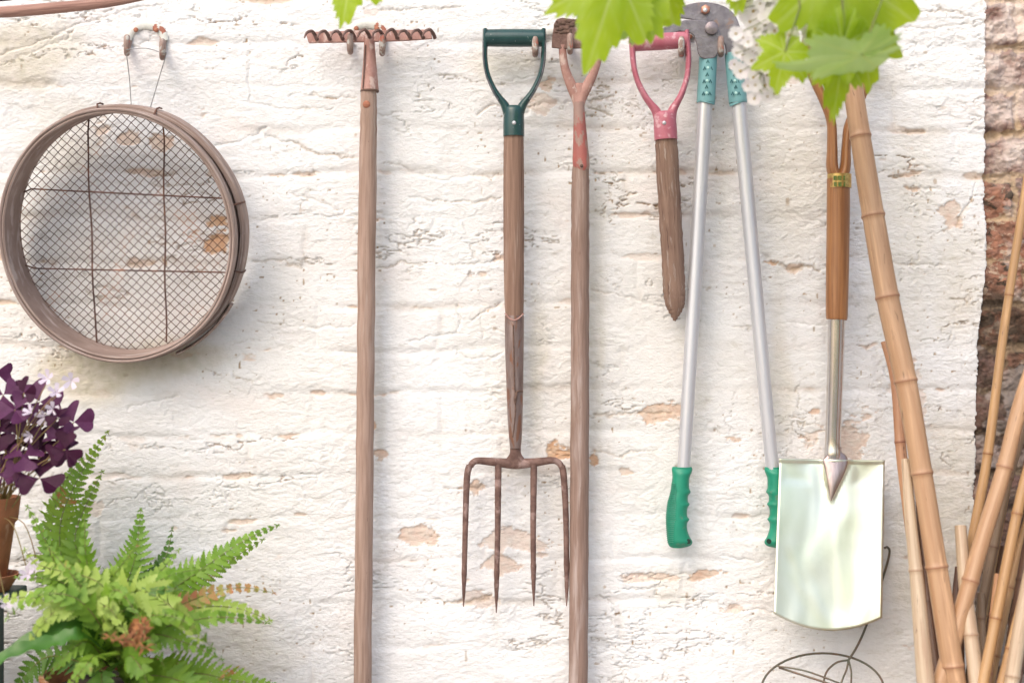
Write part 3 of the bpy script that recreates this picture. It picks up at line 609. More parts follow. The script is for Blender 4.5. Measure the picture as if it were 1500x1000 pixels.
def make_fork():
    d = .048
    r = thing('digging_fork', 'four tined rusty garden fork with dark green D handle', 'fork', W(755, 890, d))
    d_handle(r, M['green_handle'], (711, 56), (796, 56), (752.5, 158), (752.5, 200), 15.5, .062, 12.5, 4.2, (753, 180), M['edge_worn_highlight'])
    mb = MB(); ptube(mb, [(752.5, 195, .060, 14.6), (752.5, 240, .058, 15.2), (752.5, 330, .055, 15.4), (753, 430, .052, 14.6), (753.5, 470, .05, 13.0), (754, 560, d, 9.5), (754.5, 640, d, 6)], n=22, sub=10, wob=.4)
    mb.build('shaft', M['wood_fork'], r)
    # strap socket with split seam: two curved straps either side
    mb = MB()
    ptube(mb, [(753.5, 462, .0515, 14.2), (753.5, 500, .051, 14.0), (754, 560, .050, 12.6), (754.5, 610, .050, 11.2), (755, 640, .050, 9.6), (755, 656, .050, 8.0)], n=22, sub=6)
    so = mb.build('strap_socket', M['socket_steel'], r)
    mb = MB(); ptube(mb, [(740, 459, .0635, 1.2), (746, 466, .0675, 1.2), (753, 469, .0685, 1.2), (760, 466, .0675, 1.2), (767, 459, .0635, 1.2)], n=6, sub=4); mb.build('socket_lip', M['rust_pink'], so)
    mb = MB(); ptube(mb, [(752, 476, .0685, 1.1), (753, 540, .066, 1.3), (755, 600, .0635, 1.2), (751, 640, .061, 1.0)], n=6, sub=8, wob=.5); mb.build('seam', M['rust_dark'], so)
    mb = MB(); ptube(mb, [(766, 573, .062, 1.2), (758, 573, .066, 1.4), (755, 584, .066, 2.6), (755, 592, .065, 1.0)], n=7, sub=4); mb.build('bent_nail', M['rust_dark'], so)
    # head
    mb = MB()
    ptube(mb, [(755, 655, d, 8, 7), (755, 664, d, 8.5, 7), (755, 672, d, 14, 6), (755, 680, d, 20, 5)], n=16, sub=4)
    ptube(mb, [(689, 683, d, 4.6, 4), (693, 677, d, 4.8, 4.2), (702, 674.5, d, 5.2, 4.6), (730, 677, d, 6.5, 5), (755, 679, d, 8, 5), (782, 677, d, 6.5, 5), (808, 674, d, 5.2, 4.6), (818, 677, d, 4.8, 4.2), (823, 684, d, 4.6, 4)], n=14, sub=5)
    mb.build('fork_head', M['rust'], r)
    for tn in ([(688, 681), (684, 700), (682, 760), (680, 840), (679, 888)], [(730, 680), (729.5, 720), (729, 780), (727.5, 850), (727, 897)], [(782, 680), (781.5, 720), (781, 780), (781.5, 840), (782, 887)], [(823, 682), (826, 700), (829, 760), (830, 840), (830, 887)]):
        mb = MB(); ws = [5.0, 4.9, 4.3, 3.6, .7]; n_ = len(tn)
        q = [(x, y, d + .004 * math.sin(math.pi * i / 4) , ws[i], ws[i] * .9) for i, (x, y) in enumerate(tn)]
        sp_ = spl(q, 10); path = [W(a[0], a[1], a[2]) for a in sp_]
        rd = []
        for i, a in enumerate(sp_):
            f = i / (len(sp_) - 1); wb = 1 + (.22 * random.random() if .66 < f < .93 else .06 * random.random()); rd.append((max(a[3] * wb, .5) * K(d), max(a[4] * wb, .5) * K(d)))
        mb.tube(path, rd, n=10); mb.build('tine', M['rust'], r)
make_fork()

# ------------------------------------------------------------------ push hoe
def make_hoe():
    d = .05
    r = thing('push_hoe', 'upturned rusty hoe with worn red socket on a long pinkish handle', 'hoe', W(847, 1330, d))
    mb = MB(); ptube(mb, [(851, 225, d, 10.5), (850.5, 260, d, 12.8), (850, 330, d, 13.4), (849.5, 500, d, 13.4), (849, 700, d, 13.8), (847, 1000, d, 14), (846, 1340, d, 13.6), (846, 1343, d, 9)], n=20, sub=10, wob=1.0); mb.build('handle', M['wood_hoe'], r)
    mb = MB(); ptube(mb, [(848, 150, d + .002, 8, 7), (848.5, 170, d + .002, 8.5, 8), (850, 205, d + .002, 10.5), (851, 235, d + .002, 12.4), (852, 246, d + .003, 11.5), (852.5, 252, d + .004, 7, 9)], n=20, sub=6); so = mb.build('socket', M['red_paint'], r)
    mb = MB(); mb.ball(W(852, 243, d + .0165), .003, 8, (1, .5, 1)); mb.build('rivet', M['rust_dark'], so)
    mb = MB()
    ptube(mb, [(824, 66, .062, 5.5, 4), (825, 85, .06, 6, 4), (829, 105, .056, 6.6, 4.5), (838, 128, .053, 8, 5), (846, 146, .051, 8.5, 6), (848, 158, .051, 8, 7)], n=14, sub=6)
    ptube(mb, [(878, 66, .062, 5, 4), (876, 85, .06, 6, 4), (869, 108, .056, 6.6, 4.5), (859, 128, .053, 8, 5), (850, 146, .051, 8.5, 6), (848, 158, .051, 8, 7)], n=14, sub=6)
    ptube(mb, [(848, 122, .053, 6, 4), (848, 135, .052, 11, 5), (848, 150, .051, 9, 6)], n=14, sub=4)
    mb.build('forked_neck', M['rust_pink'], r)
    mb = MB(); mb.prism([W(x, y, .066) for x, y in ((812, 34), (816, 28), (824, 26), (850, 30), (878, 34), (890, 38), (896, 70), (880, 74), (850, 71), (824, 72), (808, 70), (809, 52))], .004)
    bl = mb.build('hoe_blade', M['rust'], r, bevel=.0012)
    mb = MB()
    for i in range(46):
        x = random.uniform(814, 846); y = 30 + random.random() ** 1.3 * 20; mb.ball(W(x, y, .067), random.uniform(.0015, .0042), 6, (1.3, .45, .9))
    o = mb.build('dried_mud', M['rust_dark'], bl)
make_hoe()

# ------------------------------------------------------------------ broken pink handle
def make_dibber():
    d = .055
    r = thing('broken_tool_handle', 'pink D handle on a short pointed stump of dark weathered wood', 'tool handle', W(988, 470, d))
    d_handle(r, M['pink_handle'], (926, 63), (1006, 58), (973.5, 166), (975.5, 205), 17, .062, 12.5, 4.6, (973, 180))
    mb = MB(); ptube(mb, [(975.5, 198, .06, 15.5), (977, 230, .058, 16.6), (981, 300, .056, 16.6), (985, 370, .054, 16.4), (987.5, 425, .052, 16.2, 14), (989, 445, .052, 14, 11), (988.5, 458, .052, 8.5, 7), (988.5, 470, .052, 1.5, 1.5)], n=22, sub=10, wob=1.2)
    mb.build('wooden_stump', M['wood_broken'], r)
make_dibber()

# ------------------------------------------------------------------ loppers
def make_loppers():
    r = thing('loppers', 'long handled loppers with teal sleeves, silver tubes and green rubber grips', 'loppers', W(1060, 800, .05))
    dd = .062
    def blade(name, pts, d, th=.005, m=None):
        mb = MB(); q = spl([p for p in pts] + [pts[0]], 3)[:-1]
        mb.prism([W(x, y, d) for x, y in q], th); return mb.build(name, m or M['blade_grey'], r, bevel=.0015, smooth=False)
    blade('hooked_blade', [(966, 28), (978, 17), (1002, 8), (1028, 3), (1052, 6), (1070, 15), (1081, 30), (1087, 55), (1086, 82), (1066, 84), (1062, 66), (1050, 52), (1040, 36), (1020, 30), (992, 27), (974, 33)], .066)
    blade('cutting_blade', [(962, 46), (985, 34), (1012, 29), (1038, 32), (1054, 46), (1055, 62), (1048, 84), (1026, 84), (1020, 62), (1014, 50), (996, 46), (975, 52)], .0725)
    mb = MB(); c = W(1033, 15, .066); mb.tube([c, c + Vector((0, -.006, 0)), c + Vector((0, -.008, 0))], [.0082, .0082, .006], n=6); b = mb.build('bolt', M['copper'], r)
    mb = MB(); mb.ball(W(1033, 15, .0745), .004, 8, (1, .5, 1)); mb.build('bolt_tip', M['alu'], b)
    mb = MB(); c = W(1042, 42, .0725); mb.tube([c, c + Vector((0, -.005, 0)), c + Vector((0, -.0065, 0))], [.0112, .0112, .009], n=20); mb.build('pivot_nut', M['bolt_grey'], r)
    for side in (0, 1):
        if side == 0: T = [(1037.5, 80), (1034, 149)]; B = (1001, 690)
        else: T = [(1074.5, 80), (1081, 149)]; B = (1132, 690)
        mb = MB(); ptube(mb, [(T[1][0], T[1][1] - 14, .055, 10.8), ((T[1][0] * .5 + B[0] * .5), (T[1][1] + B[1]) / 2, .052, 10.2), (B[0], B[1] + 4, .05, 9.4)], n=22, sub=8)
        tu = mb.build('tube', M['alu'], r)
        mb = MB(); ptube(mb, [(T[0][0], T[0][1] - 1, .057, 11.5), (T[0][0], T[0][1] + 1, .057, 13), ((T[0][0] + T[1][0]) / 2, 115, .056, 13.3), (T[1][0], T[1][1] - 1, .055, 13.6), (T[1][0], T[1][1] + 1, .055, 13.0)], n=24, sub=4)
        sl = mb.build('sleeve', M['teal'], r)
        # triangle marks on the sleeve, three groups of three
        mb = MB(); me_ = MB()
        for gI, gy in enumerate((90, 109, 127)):
            f = (gy - 80) / 69; cx = T[0][0] + (T[1][0] - T[0][0]) * f - (1 if side else 0)
            for (ox, oy, s_) in ((0, 0, 2.0), (-3.9, 10, 2.0), (3.9, 10, 2.0)):
                xx = cx + ox * (1 + .0 * gI); yy = gy + oy
                dx_ = (xx - cx) / 13.3; dpt = .0563 + 13.5 * S * math.sqrt(max(0, 1 - dx_ ** 2)) - .0004
                sk = .8 if ox > 0 else -.8 if ox < 0 else 0
                mb.prism([W(xx + a * s_ + sk, yy + b_ * s_, dpt) for a, b_ in ((0, -1.6), (1.3, 1.3), (.55, 1.3), (0, -.1), (-.55, 1.3), (-1.3, 1.3))], .001)
            me_.prism([W(cx + a * 1.9, gy + 9 + b_ * 2.0, .0563 + 13.5 * S - .0001) for a, b_ in [(math.cos(t_ * .63), math.sin(t_ * .63)) for t_ in range(10)]], .001)
        mb.build('marks', M['teal_mark'], sl, smooth=False); me_.build('round_marks', M['pale_mark'], sl, smooth=False)
        # grip: outline left / right edges (px)
        rows = [(683.5, 985, 1013), (687, 984, 1014.4), (692, 984.6, 1013), (700, 984.8, 1010), (714, 983, 1009.6), (720, 982, 1011.8), (726, 980.5, 1008), (734, 978, 1008), (738, 977.5, 1010.4), (744, 976.6, 1007), (755, 975.7, 1006.6), (760, 975.6, 1009.8), (766, 975.6, 1006.6), (776, 976.2, 1007), (786, 977, 1010.5), (792, 977.8, 1014), (797, 979, 1013), (800, 981, 1008), (801.5, 984, 1000)]
        q = []
        for i, (y, a, b_) in enumerate(rows):
            if side == 1: a, b_ = 2130 - b_ + 4, 2130 - a + 4
            q.append(((a + b_) / 2, y, .05, (b_ - a) / 2, 13 if 1 < i < 16 else 10 if i in (0, 1, 16) else 7))
        mb = MB(); ptube(mb, q, n=26, sub=3, fix=(0, 0, -1)); gp = mb.build('grip', M['grip'], r)
        mb = MB(); 
        sg = 1 if side == 0 else -1
        for i in range(30):
            y = 708 + i * 2.95; j = min(range(len(rows)), key=lambda t_: abs(rows[t_][0] - y))
            yy = [rw[0] for rw in rows]; a = float(np.interp(y, yy, [rw[1] for rw in rows])); b_ = float(np.interp(y, yy, [rw[2] for rw in rows]))
            if side == 1: a, b_ = 2134 - a, 2134 - b_
            cxx = (a + b_) / 2; hw = abs(b_ - a) / 2; pp = []
            wd = .55 + .25 * math.sin(math.pi * i / 29)
            for k in range(7):
                th = R(190 - (k / 6) * (100 * wd + 12)); x_ = cxx + sg * hw * 1.015 * math.cos(th); dep = .05 + 13.1 * S * math.sin(th)
                pp.append(W(x_, y, dep))
            mb.tube(pp, .00075, n=5)
        mb.build('ribbing', M['grip_rib'], gp)
        mb = MB(); hx = 1008 if side == 0 else 1126; c = W(hx, 792, .05 + .0085); mb.tube([c, c + Vector((0, -.0040, 0))], [.0042, .0042], n=14); mb.build('hanging_hole', M['grip_hole'], gp)
make_loppers()

# ------------------------------------------------------------------ spade
def make_spade():
    r = thing('garden_spade', 'spade with mirror polished steel blade and varnished wooden shaft', 'spade', W(1215, 920, .08))
    mb = MB(); d = .058
    ptube(mb, [(1228, 262, d, 16.6), (1228, 300, d, 16.8), (1227, 380, d, 16.6), (1226, 440, d, 16.2), (1225.7, 464, d, 15.6), (1225.6, 468, d, 14.4)], n=24, sub=8)
    sh = mb.build('shaft', M['wood_spade'], r)
    mb = MB()
    ptube(mb, [(1230, 270, d, 8, 13), (1219.5, 248, d, 8.6, 13), (1219, 215, d, 7.4, 11), (1217.5, 178, d, 6.8, 10), (1207, 148, d, 6.8, 9), (1195, 122, d, 6.8, 9), (1185, 95, d, 6.8, 9), (1181, 70, d, 7, 9), (1181, 56, d, 6, 9)], n=16, sub=6)
    ptube(mb, [(1227, 270, d, 8, 13), (1237.5, 248, d, 8.0, 13), (1239.5, 215, d, 6.6, 11), (1243, 185, d, 6.6, 10), (1256, 155, d, 6.8, 9), (1269, 125, d, 6.8, 9), (1280, 95, d, 7, 9), (1284, 70, d, 7, 9), (1284, 56, d, 6, 9)], n=16, sub=6)
    mb.build('split_handle', M['wood_spade'], r)
    mb = MB(); ptube(mb, [(1182, 62, d, 11), (1205, 62, d, 12.6), (1233, 62, d, 13), (1260, 62, d, 12.6), (1283, 62, d, 11)], n=18, sub=4); mb.build('grip_bar', M['wood_spade'], r)
    mb = MB(); ptube(mb, [(1229.5, 255.5, d, 17.5), (1229.3, 275.5, d, 17.7)], n=26, sub=3, cap=True); bd = mb.build('brass_band', M['brass'], r)
    mb = MB()
    for (a, b_) in ((1221, 1226), (1227, 1233), (1235, 1238)):
        mb.prism([W(x, y, d + 17.9 * S) for x, y in ((a, 257.5), (b_, 257.5), (b_, 264), (a, 264))], .001); mb.prism([W(x, y, d + 17.9 * S) for x, y in ((a + 1, 266.5), (b_, 266.5), (b_, 273), (a + 1, 273))], .001)
    mb.build('band_label', M['label_green'], bd, smooth=False)
    mb = MB(); ptube(mb, [(1225.6, 466, .058, 13.2), (1225.3, 475, .058, 12.6), (1223, 560, .058, 12), (1220.5, 640, .058, 11.4), (1220, 668, .058, 13), (1221, 685, .058, 15, 10)], n=24, sub=8); mb.build('steel_tube', M['chrome'], r)
    # blade: gridded dished sheet
    nxg, nyg = 44, 60; mb = MB(); g_ = []
    for j in range(nyg + 1):
        t_ = j / nyg; rowv = []
        for i in range(nxg + 1):
            s_ = i / nxg * 2 - 1
            xl = 1141.5 - 8.5 * t_; xr = 1296 - 4 * t_; cx = (xl + xr) / 2; hw = (xr - xl) / 2
            ytop = 671 + 2.5 * (s_ + 1) / 2 * 1 ; ybot = 901 + 3 * s_ + 22 * (1 - s_ * s_)
            y = ytop + (ybot - ytop) * t_; x = cx + s_ * hw
            d_ = .058 + .046 * t_ + .007 * (s_ ** 2) * (1 - .3 * t_) + .0025 * math.sin(s_ * 5 + t_ * 4) * .25
            # socket cone pressed into the blade, V shaped
            vx = abs(x - (1224 - 8 * min(1, t_ / .26))); vw = 22 * max(0, 1 - t_ / .27)
            if vw > 0: d_ += .010 * max(0, 1 - (vx / max(vw, 1)) ** 2) * min(1, vw / 12)
            if j == 0: d_ += .004
            # dimples pressed near the top corners
            for (ex_, ey_) in ((1165, 692), (1272, 693)):
                q_ = max(abs(x - ex_) / 20, abs(y - ey_) / 15); d_ -= .0012 * float(sst(np.array(-q_), -1.4, -.6))
            rowv.append(mb.vert(W(x, y, d_)))
        g_.append(rowv)
    for j in range(nyg):
        for i in range(nxg): mb.face((g_[j][i], g_[j + 1][i], g_[j + 1][i + 1], g_[j][i + 1]))
    bl = mb.build('blade', M['mirror'], r); so = bl.modifiers.new('solid', 'SOLIDIFY'); so.thickness = .0024; so.offset = -1
    mb = MB()
    cone = [(1203, 672), (1212, 668), (1232, 668), (1243, 673), (1232, 700), (1221, 722), (1216, 734), (1211, 715), (1206, 692)]
    ptube(mb, [(1221, 655, .060, 11.6, 10), (1221.5, 664, .062, 12, 8), (1223.5, 673, .066, 18.5, 4.5), (1222.8, 690, .071, 14.4, 4), (1220, 710, .0755, 8, 3.5), (1217, 733, .079, .8, 2)], n=20, sub=5)
    mb.build('socket', M['socket_bright'], r)
make_spade()

# ------------------------------------------------------------------ wire plant support
r = thing('wire_plant_support', 'dark wire ring frame with bent stem showing below the polished spade blade', 'plant support', W(1205, 1040, .05))
mb = MB(); q = []
for i in range(49):
    a = 2 * math.pi * i / 48; q.append((1205 + 90 * math.cos(a), 1010 - 54 * math.sin(a), .07 - .045 * math.sin(a) + .02, 1.7))
ptube(mb, q, n=7, sub=1); mb.build('ring', M['wire_dark'], r)
mb = MB(); ptube(mb, [(1243, 966, .06, 1.8), (1256, 945, .055, 1.8), (1268, 918, .045, 1.8), (1285, 870, .03, 1.8), (1298, 830, .028, 1.8), (1303, 808, .03, 1.8), (1300, 801, .035, 1.8), (1296, 802, .04, 1.8)], n=7); mb.build('stem', M['wire_dark'], r)
for q in ([(1243, 966, .06, 1.5), (1225, 970, .065, 1.5), (1210, 985, .08, 1.5), (1205, 1010, .09, 1.5)], [(1243, 966, .06, 1.5), (1240, 980, .07, 1.5), (1232, 1000, .085, 1.5), (1225, 1030, .09, 1.5)], [(1243, 966, .06, 1.5), (1247, 985, .07, 1.5), (1246, 1010, .085, 1.5)],
          [(1141, 977, .06, 1.7), (1175, 988, .075, 1.7), (1215, 1001, .09, 1.7), (1260, 1020, .1, 1.7)], [(1139, 975, .062, 1.4), (1180, 982, .08, 1.4), (1230, 1000, .09, 1.4)]):
    mb = MB(); ptube(mb, q, n=6); mb.build('wire_spoke', M['wire_dark'], r)

# ------------------------------------------------------------------ bamboo canes
GR = 'bamboo canes leaning against the wall'
def cane(pts, d0, d1, mkey, label, nodes, ground=True, bulge=1.10):
    """pts (px,py,width px) from top to the frame's lower part; depth goes d0 -> d1; nodes = photo rows of the joints"""
    P = spl(pts, 6); y0 = pts[0][1]; y1 = pts[-1][1]; base = []
    for a in P:
        f = (a[1] - y0) / (y1 - y0); d = d0 + (d1 - d0) * f; base.append((W(a[0], a[1], d), a[2] / 2 * K(d), a[1]))
    if ground:
        p1, r1, ya = base[-1]; p0 = base[-7][0]; v = (p1 - p0); t_ = (p1.z) / (-v.z) if v.z < 0 else 0
        yy = (ya - base[-7][2])
        for i in range(1, 9): f = t_ * i / 8; base.append((p1 + v * f, r1 * (1 + .05 * i / 8), ya + yy * f))
    ys = [b[2] for b in base]
    nd = list(nodes); 
    gap = (nd[-1] - nd[-2]) if len(nd) > 1 else 150
    y = nd[-1] + gap
    while y < ys[-1] - 20: nd.append(y); y += gap * random.uniform(.95, 1.05)
    rows = sorted(set([round(y_, 2) for y_ in ys] + [round(n_ + o_, 2) for n_ in nd for o_ in (-9, -4.5, -2.6, -1.2, 0, 1.2, 2.6, 4.5, 9) if ys[0] + 1 < n_ + o_ < ys[-1] - 1]))
    path = []; rad = []; ring = []
    for y in rows:
        c = [float(np.interp(y, ys, [b[0][k] for b in base])) for k in range(3)]; rr = float(np.interp(y, ys, [b[1] for b in base]))
        dn = min([abs(y - n_) for n_ in nd] + [99]); sg = min([(abs(y - n_), y - n_) for n_ in nd] + [(99, 99)])[1]
        k = 1 + (bulge - 1) * math.exp(-(dn / 3.2) ** 2) - .03 * math.exp(-((sg - 6) / 3) ** 2)
        path.append(Vector(c)); rad.append(rr * k); ring.append(1.0 if 0.3 < sg < 1.6 else .45 if dn < 2.0 else .10 if dn < 5 else 0)
    mb = MB(); mb.tube(path, rad, n=20, attr={'ring': ring})
    # hollow-looking cut end
    me_ = mb
    o = mb.build('bamboo_cane', BAM[mkey], None, loc=path[-1])
    tagged(o, label, 'bamboo cane', GR)
    return o
cane([(1242, 80, 26), (1248, 118, 28), (1261, 205, 30), (1279, 315, 32), (1300, 435, 33), (1326, 555, 32), (1350, 690, 30), (1372, 830, 31), (1395, 975, 33)], .115, .26, 'tan', 'thickest tan bamboo cane slanting down beside the spade', [200, 316, 435, 558, 693, 830, 975, 1115])
cane([(1296, 500, 12), (1311, 560, 13), (1320, 660, 16), (1330, 740, 17), (1345, 850, 19), (1364, 1000, 20)], .05, .15, 'pink', 'pinkish bamboo cane with dark red joint behind the thickest cane', [647, 820, 990])
cane([(1327, 672, 13), (1334, 760, 17), (1343, 850, 20), (1356, 1000, 26)], .19, .27, 'pale', 'bleached short cane with cut top just right of the spade blade', [835, 1010])
cane([(1345, 735, 8), (1356, 850, 11), (1376, 1000, 13)], .08, .17, 'dark', 'thin dark red stick between the thickest cane and the bleached cane', [880, 1010])
cane([(1407, 770, 17), (1413, 850, 19), (1421, 920, 21), (1431, 1000, 23)], .20, .28, 'pale', 'short whitish cane with cut top right of the thickest cane', [930, 1090])
cane([(1562, -90, 10), (1530, 100, 11), (1498, 305, 12), (1471, 480, 13), (1447, 665, 14), (1423, 800, 15), (1398, 960, 16)], .05, .19, 'gold', 'long slim golden cane rising beside the bare brick', [60, 245, 432, 664, 830, 990])
cane([(1620, 250, 18), (1560, 410, 20), (1500, 575, 22), (1470, 690, 23), (1436, 800, 24), (1396, 940, 25), (1378, 1000, 25)], .14, .26, 'tan', 'stout tan cane with dark double joint crossing the bare brick', [380, 530, 684, 850, 1010])
cane([(1560, 420, 12), (1520, 560, 13), (1477, 700, 14), (1455, 800, 15), (1436, 900, 15), (1420, 1000, 16)], .06, .16, 'grey', 'grey weathered cane behind the stout tan cane', [560, 700, 800, 900, 1010])
cane([(1545, 540, 13), (1519, 640, 14), (1496, 725, 15), (1474, 830, 16), (1448, 960, 16), (1440, 1000, 17)], .20, .29, 'gold', 'golden cane in front of the dark gap near the right edge', [600, 752, 905, 1040])
cane([(1540, 640, 16), (1509, 790, 18), (1490, 900, 19), (1474, 1000, 20)], .15, .23, 'dark', 'rusty dark brown pole at the lower right corner', [700, 850, 1000])
cane([(1570, 620, 18), (1530, 760, 19), (1505, 860, 20), (1488, 960, 21), (1482, 1000, 21)], .25, .32, 'pale', 'pale cane nearest the right edge of the group', [740, 990])
cane([(1437, 868, 11), (1438, 920, 12), (1442, 1000, 14)], .16, .20, 'grey', 'short stubby brown cane ending between the whitish and golden canes', [905, 1000])
cane([(1406, 830, 14), (1402, 905, 18), (1404, 1000, 20)], .12, .16, 'dark', 'dark cane with red joint behind the short whitish cane', [904, 1010])
cane([(1530, 680, 11), (1497, 790, 12), (1475, 880, 13), (1450, 1000, 14)], .11, .2, 'gold', 'thin shaded gold cane behind the rusty dark pole', [760, 860, 960])
cane([(1548, 460, 9), (1512, 640, 10), (1474, 820, 11), (1432, 1000, 12)], .10, .17, 'dark', 'thin dark stick running behind the golden cane in front', [620, 790, 960])
cane([(1470, 800, 12), (1450, 900, 13), (1428, 1000, 14)], .09, .13, 'dark', 'dark brown short stick low against the bare brick', [880, 980])
cane([(1520, 800, 14), (1502, 900, 15), (1488, 1000, 16)], .08, .14, 'dark', 'dark stick deepest in the corner behind the pale cane', [880, 980])

cane([(1560, 300, 9), (1522, 480, 10), (1490, 640, 11), (1462, 780, 12), (1430, 960, 13)], .035, .12, 'gold', 'slim golden cane half hidden behind the stout tan cane', [470, 610, 760, 900])
cane([(1585, 560, 12), (1545, 700, 13), (1513, 820, 14), (1478, 960, 15), (1468, 1000, 15)], .22, .30, 'gold', 'golden cane just above the rusty pole in the lower right corner', [690, 812, 950])
cane([(1462, 840, 10), (1455, 900, 11), (1446, 1000, 12)], .22, .25, 'pink', 'short pinkish cut cane among the golden canes at the bottom', [900, 985])
cane([(1384, 850, 9), (1392, 920, 11), (1402, 1000, 12)], .10, .14, 'dark', 'short dark twig between the thickest cane and the short whitish cane', [930, 1000])
# ------------------------------------------------------------------ vine across the top
vr = thing('grape_vine', 'grape vine with bright backlit leaves hanging into the top of the view', 'vine', W(900, -160, .40))
mb = MB(); ptube(mb, [(420, -150, .38, 8), (600, -120, .42, 9), (800, -135, .45, 9), (1000, -110, .43, 10), (1200, -130, .44, 10), (1400, -150, .40, 10), (1800, -180, .2, 12)], n=10, sub=8, wob=3); mb.build('branch', M['bark'], vr)
def vine_leaf(px, py, d, size, ang, tilt, mkey, seed, curl=.12, roll=0, sq=1.0):
    """leaf base at px,py ; ang = direction the tip points, degrees clockwise from 'down'"""
    rnd = random.Random(seed); mb = MB(); nA, nR = 216, 10
    lobes = [(0, 1.0, .42), (R(52), .90, .42), (R(-52), .88, .42), (R(106), .74, .50), (R(-106), .76, .50), (R(150), .56, .36), (R(-150), .56, .36)]
    lobes = [(a + rnd.uniform(-.05, .05), l * rnd.uniform(.93, 1.07), w_) for a, l, w_ in lobes]
    M3 = Matrix.Rotation(R(ang), 3, 'Y') @ Matrix.Rotation(R(tilt), 3, 'X') @ Matrix.Rotation(R(roll), 3, 'Z')
    base = W(px, py, d); sz = size * K(d)
    cen = mb.vert(base); rows = []
    for i in range(nR):
        f = (i + 1) / nR; row = []
        for k in range(nA):
            th = -math.pi + 2 * math.pi * k / nA
            rr = 0
            for a, l, w_ in lobes:
                dth = (th - a + math.pi) % (2 * math.pi) - math.pi; rr = max(rr, l * (.48 + .52 * math.exp(-(abs(dth) / w_) ** 1.4)))
            sinus = 1 - .9 * math.exp(-((abs(abs(th) - math.pi)) / .13) ** 2)
            tooth = ((th * 5.6 + .8 * math.sin(th * 3 + seed) + .4 * math.sin(th * 7 + seed * 2)) % 1.0); rr = rr * sinus * (1 + (.15 * (1 - abs(2 * tooth - 1)) - .06) * f ** 3)
            x = math.sin(th) * rr * f * sq; z = -math.cos(th) * rr * f
            vein = min(abs(((th - a + math.pi) % (2 * math.pi)) - math.pi) for a, l, w_ in lobes)
            y = -curl * 1.4 * (rr * f) ** 2 + .07 * min(vein, .5) * f + .03 * math.sin(x * 9 + seed) * f + .03 * math.sin(z * 8 + seed * 2) * f
            row.append(mb.vert(base + M3 @ (Vector((x, -y, z)) * sz), ring=math.exp(-((vein * rr * f) / .016) ** 2) * (1 - .6 * f) + .45 * math.exp(-(abs(math.sin((rr * f * 11 - vein * 9))) / .22) ** 2) * (vein > .04) * .6))
        rows.append(row)
    for k in range(nA): mb.face((cen, rows[0][k], rows[0][(k + 1) % nA]))
    for i in range(nR - 1):
        for k in range(nA): mb.face((rows[i][k], rows[i + 1][k], rows[i + 1][(k + 1) % nA], rows[i][(k + 1) % nA]))
    o = mb.build('leaf', M[mkey], vr, recalc=False)
    mb = MB(); a = base; b_ = base + Vector((rnd.uniform(-.04, .04), .01, .12 + rnd.random() * .04)); mid = (a + b_) / 2 + Vector((.012, -.01, 0)); mb.tube([a, mid, b_], [.0014, .0014, .0018], n=6); mb.build('leaf_stalk', M['stem'], o)
    return o
vine_leaf(516, -52, .42, 92, 4, -20, 'vine_leaf', 1, roll=10, sq=.8)
vine_leaf(905, -38, .50, 140, 20, -15, 'vine_leaf', 2, sq=.8)
vine_leaf(930, -50, .46, 120, -14, -25, 'vine_leaf', 3)
vine_leaf(880, -30, .44, 78, 24, 10, 'vine_leaf_pale', 4)
vine_leaf(962, -48, .48, 92, -22, 20, 'vine_leaf', 5)
vine_leaf(935, 30, .45, 58, 52, -20, 'vine_leaf_pale', 6, sq=.6)
vine_leaf(1078, -60, .44, 84, -2, -10, 'vine_leaf', 7)
vine_leaf(1228, -45, .50, 150, -6, -12, 'vine_leaf', 8)
vine_leaf(1222, -8, .46, 96, 22, -14, 'vine_leaf', 15)
vine_leaf(1220, 62, .49, 100, 0, 15, 'vine_leaf', 9, sq=.42)
vine_leaf(1268, 18, .47, 96, -8, 10, 'vine_leaf', 16, sq=.6)
vine_leaf(1262, 80, .55, 128, 78, 4, 'vine_leaf_pale', 10, curl=.10, roll=56, sq=.50)
vine_leaf(1150, 76, .50, 62, 14, -10, 'vine_leaf', 11, sq=.9)
vine_leaf(1234, 66, .51, 110, 2, 12, 'vine_leaf', 12, sq=.46)
vine_leaf(1246, -18, .47, 100, -34, -20, 'vine_leaf', 13, sq=.8)
vine_leaf(1262, 40, .49, 92, -14, 10, 'vine_leaf', 14, sq=.75)
for k_ in ('vine_leaf', 'vine_leaf_pale'):
    m_ = M[k_]; N_ = m_.node_tree.nodes; L_ = m_.node_tree.links; p_ = N_['Principled BSDF']; src_ = p_.inputs['Base Color'].links[0].from_socket
    a_ = N_.new('ShaderNodeAttribute'); a_.attribute_name = 'ring'; x_ = N_.new('ShaderNodeMix'); x_.data_type = 'RGBA'; L_.new(a_.outputs['Fac'], x_.inputs[0]); L_.new(src_, x_.inputs[6]); x_.inputs[7].default_value = (.56, .66, .20, 1)
    L_.new(x_.outputs[2], p_.inputs['Base Color']); L_.new(x_.outputs[2], [n_ for n_ in N_ if n_.bl_idname == 'ShaderNodeBsdfTranslucent'][0].inputs[0])
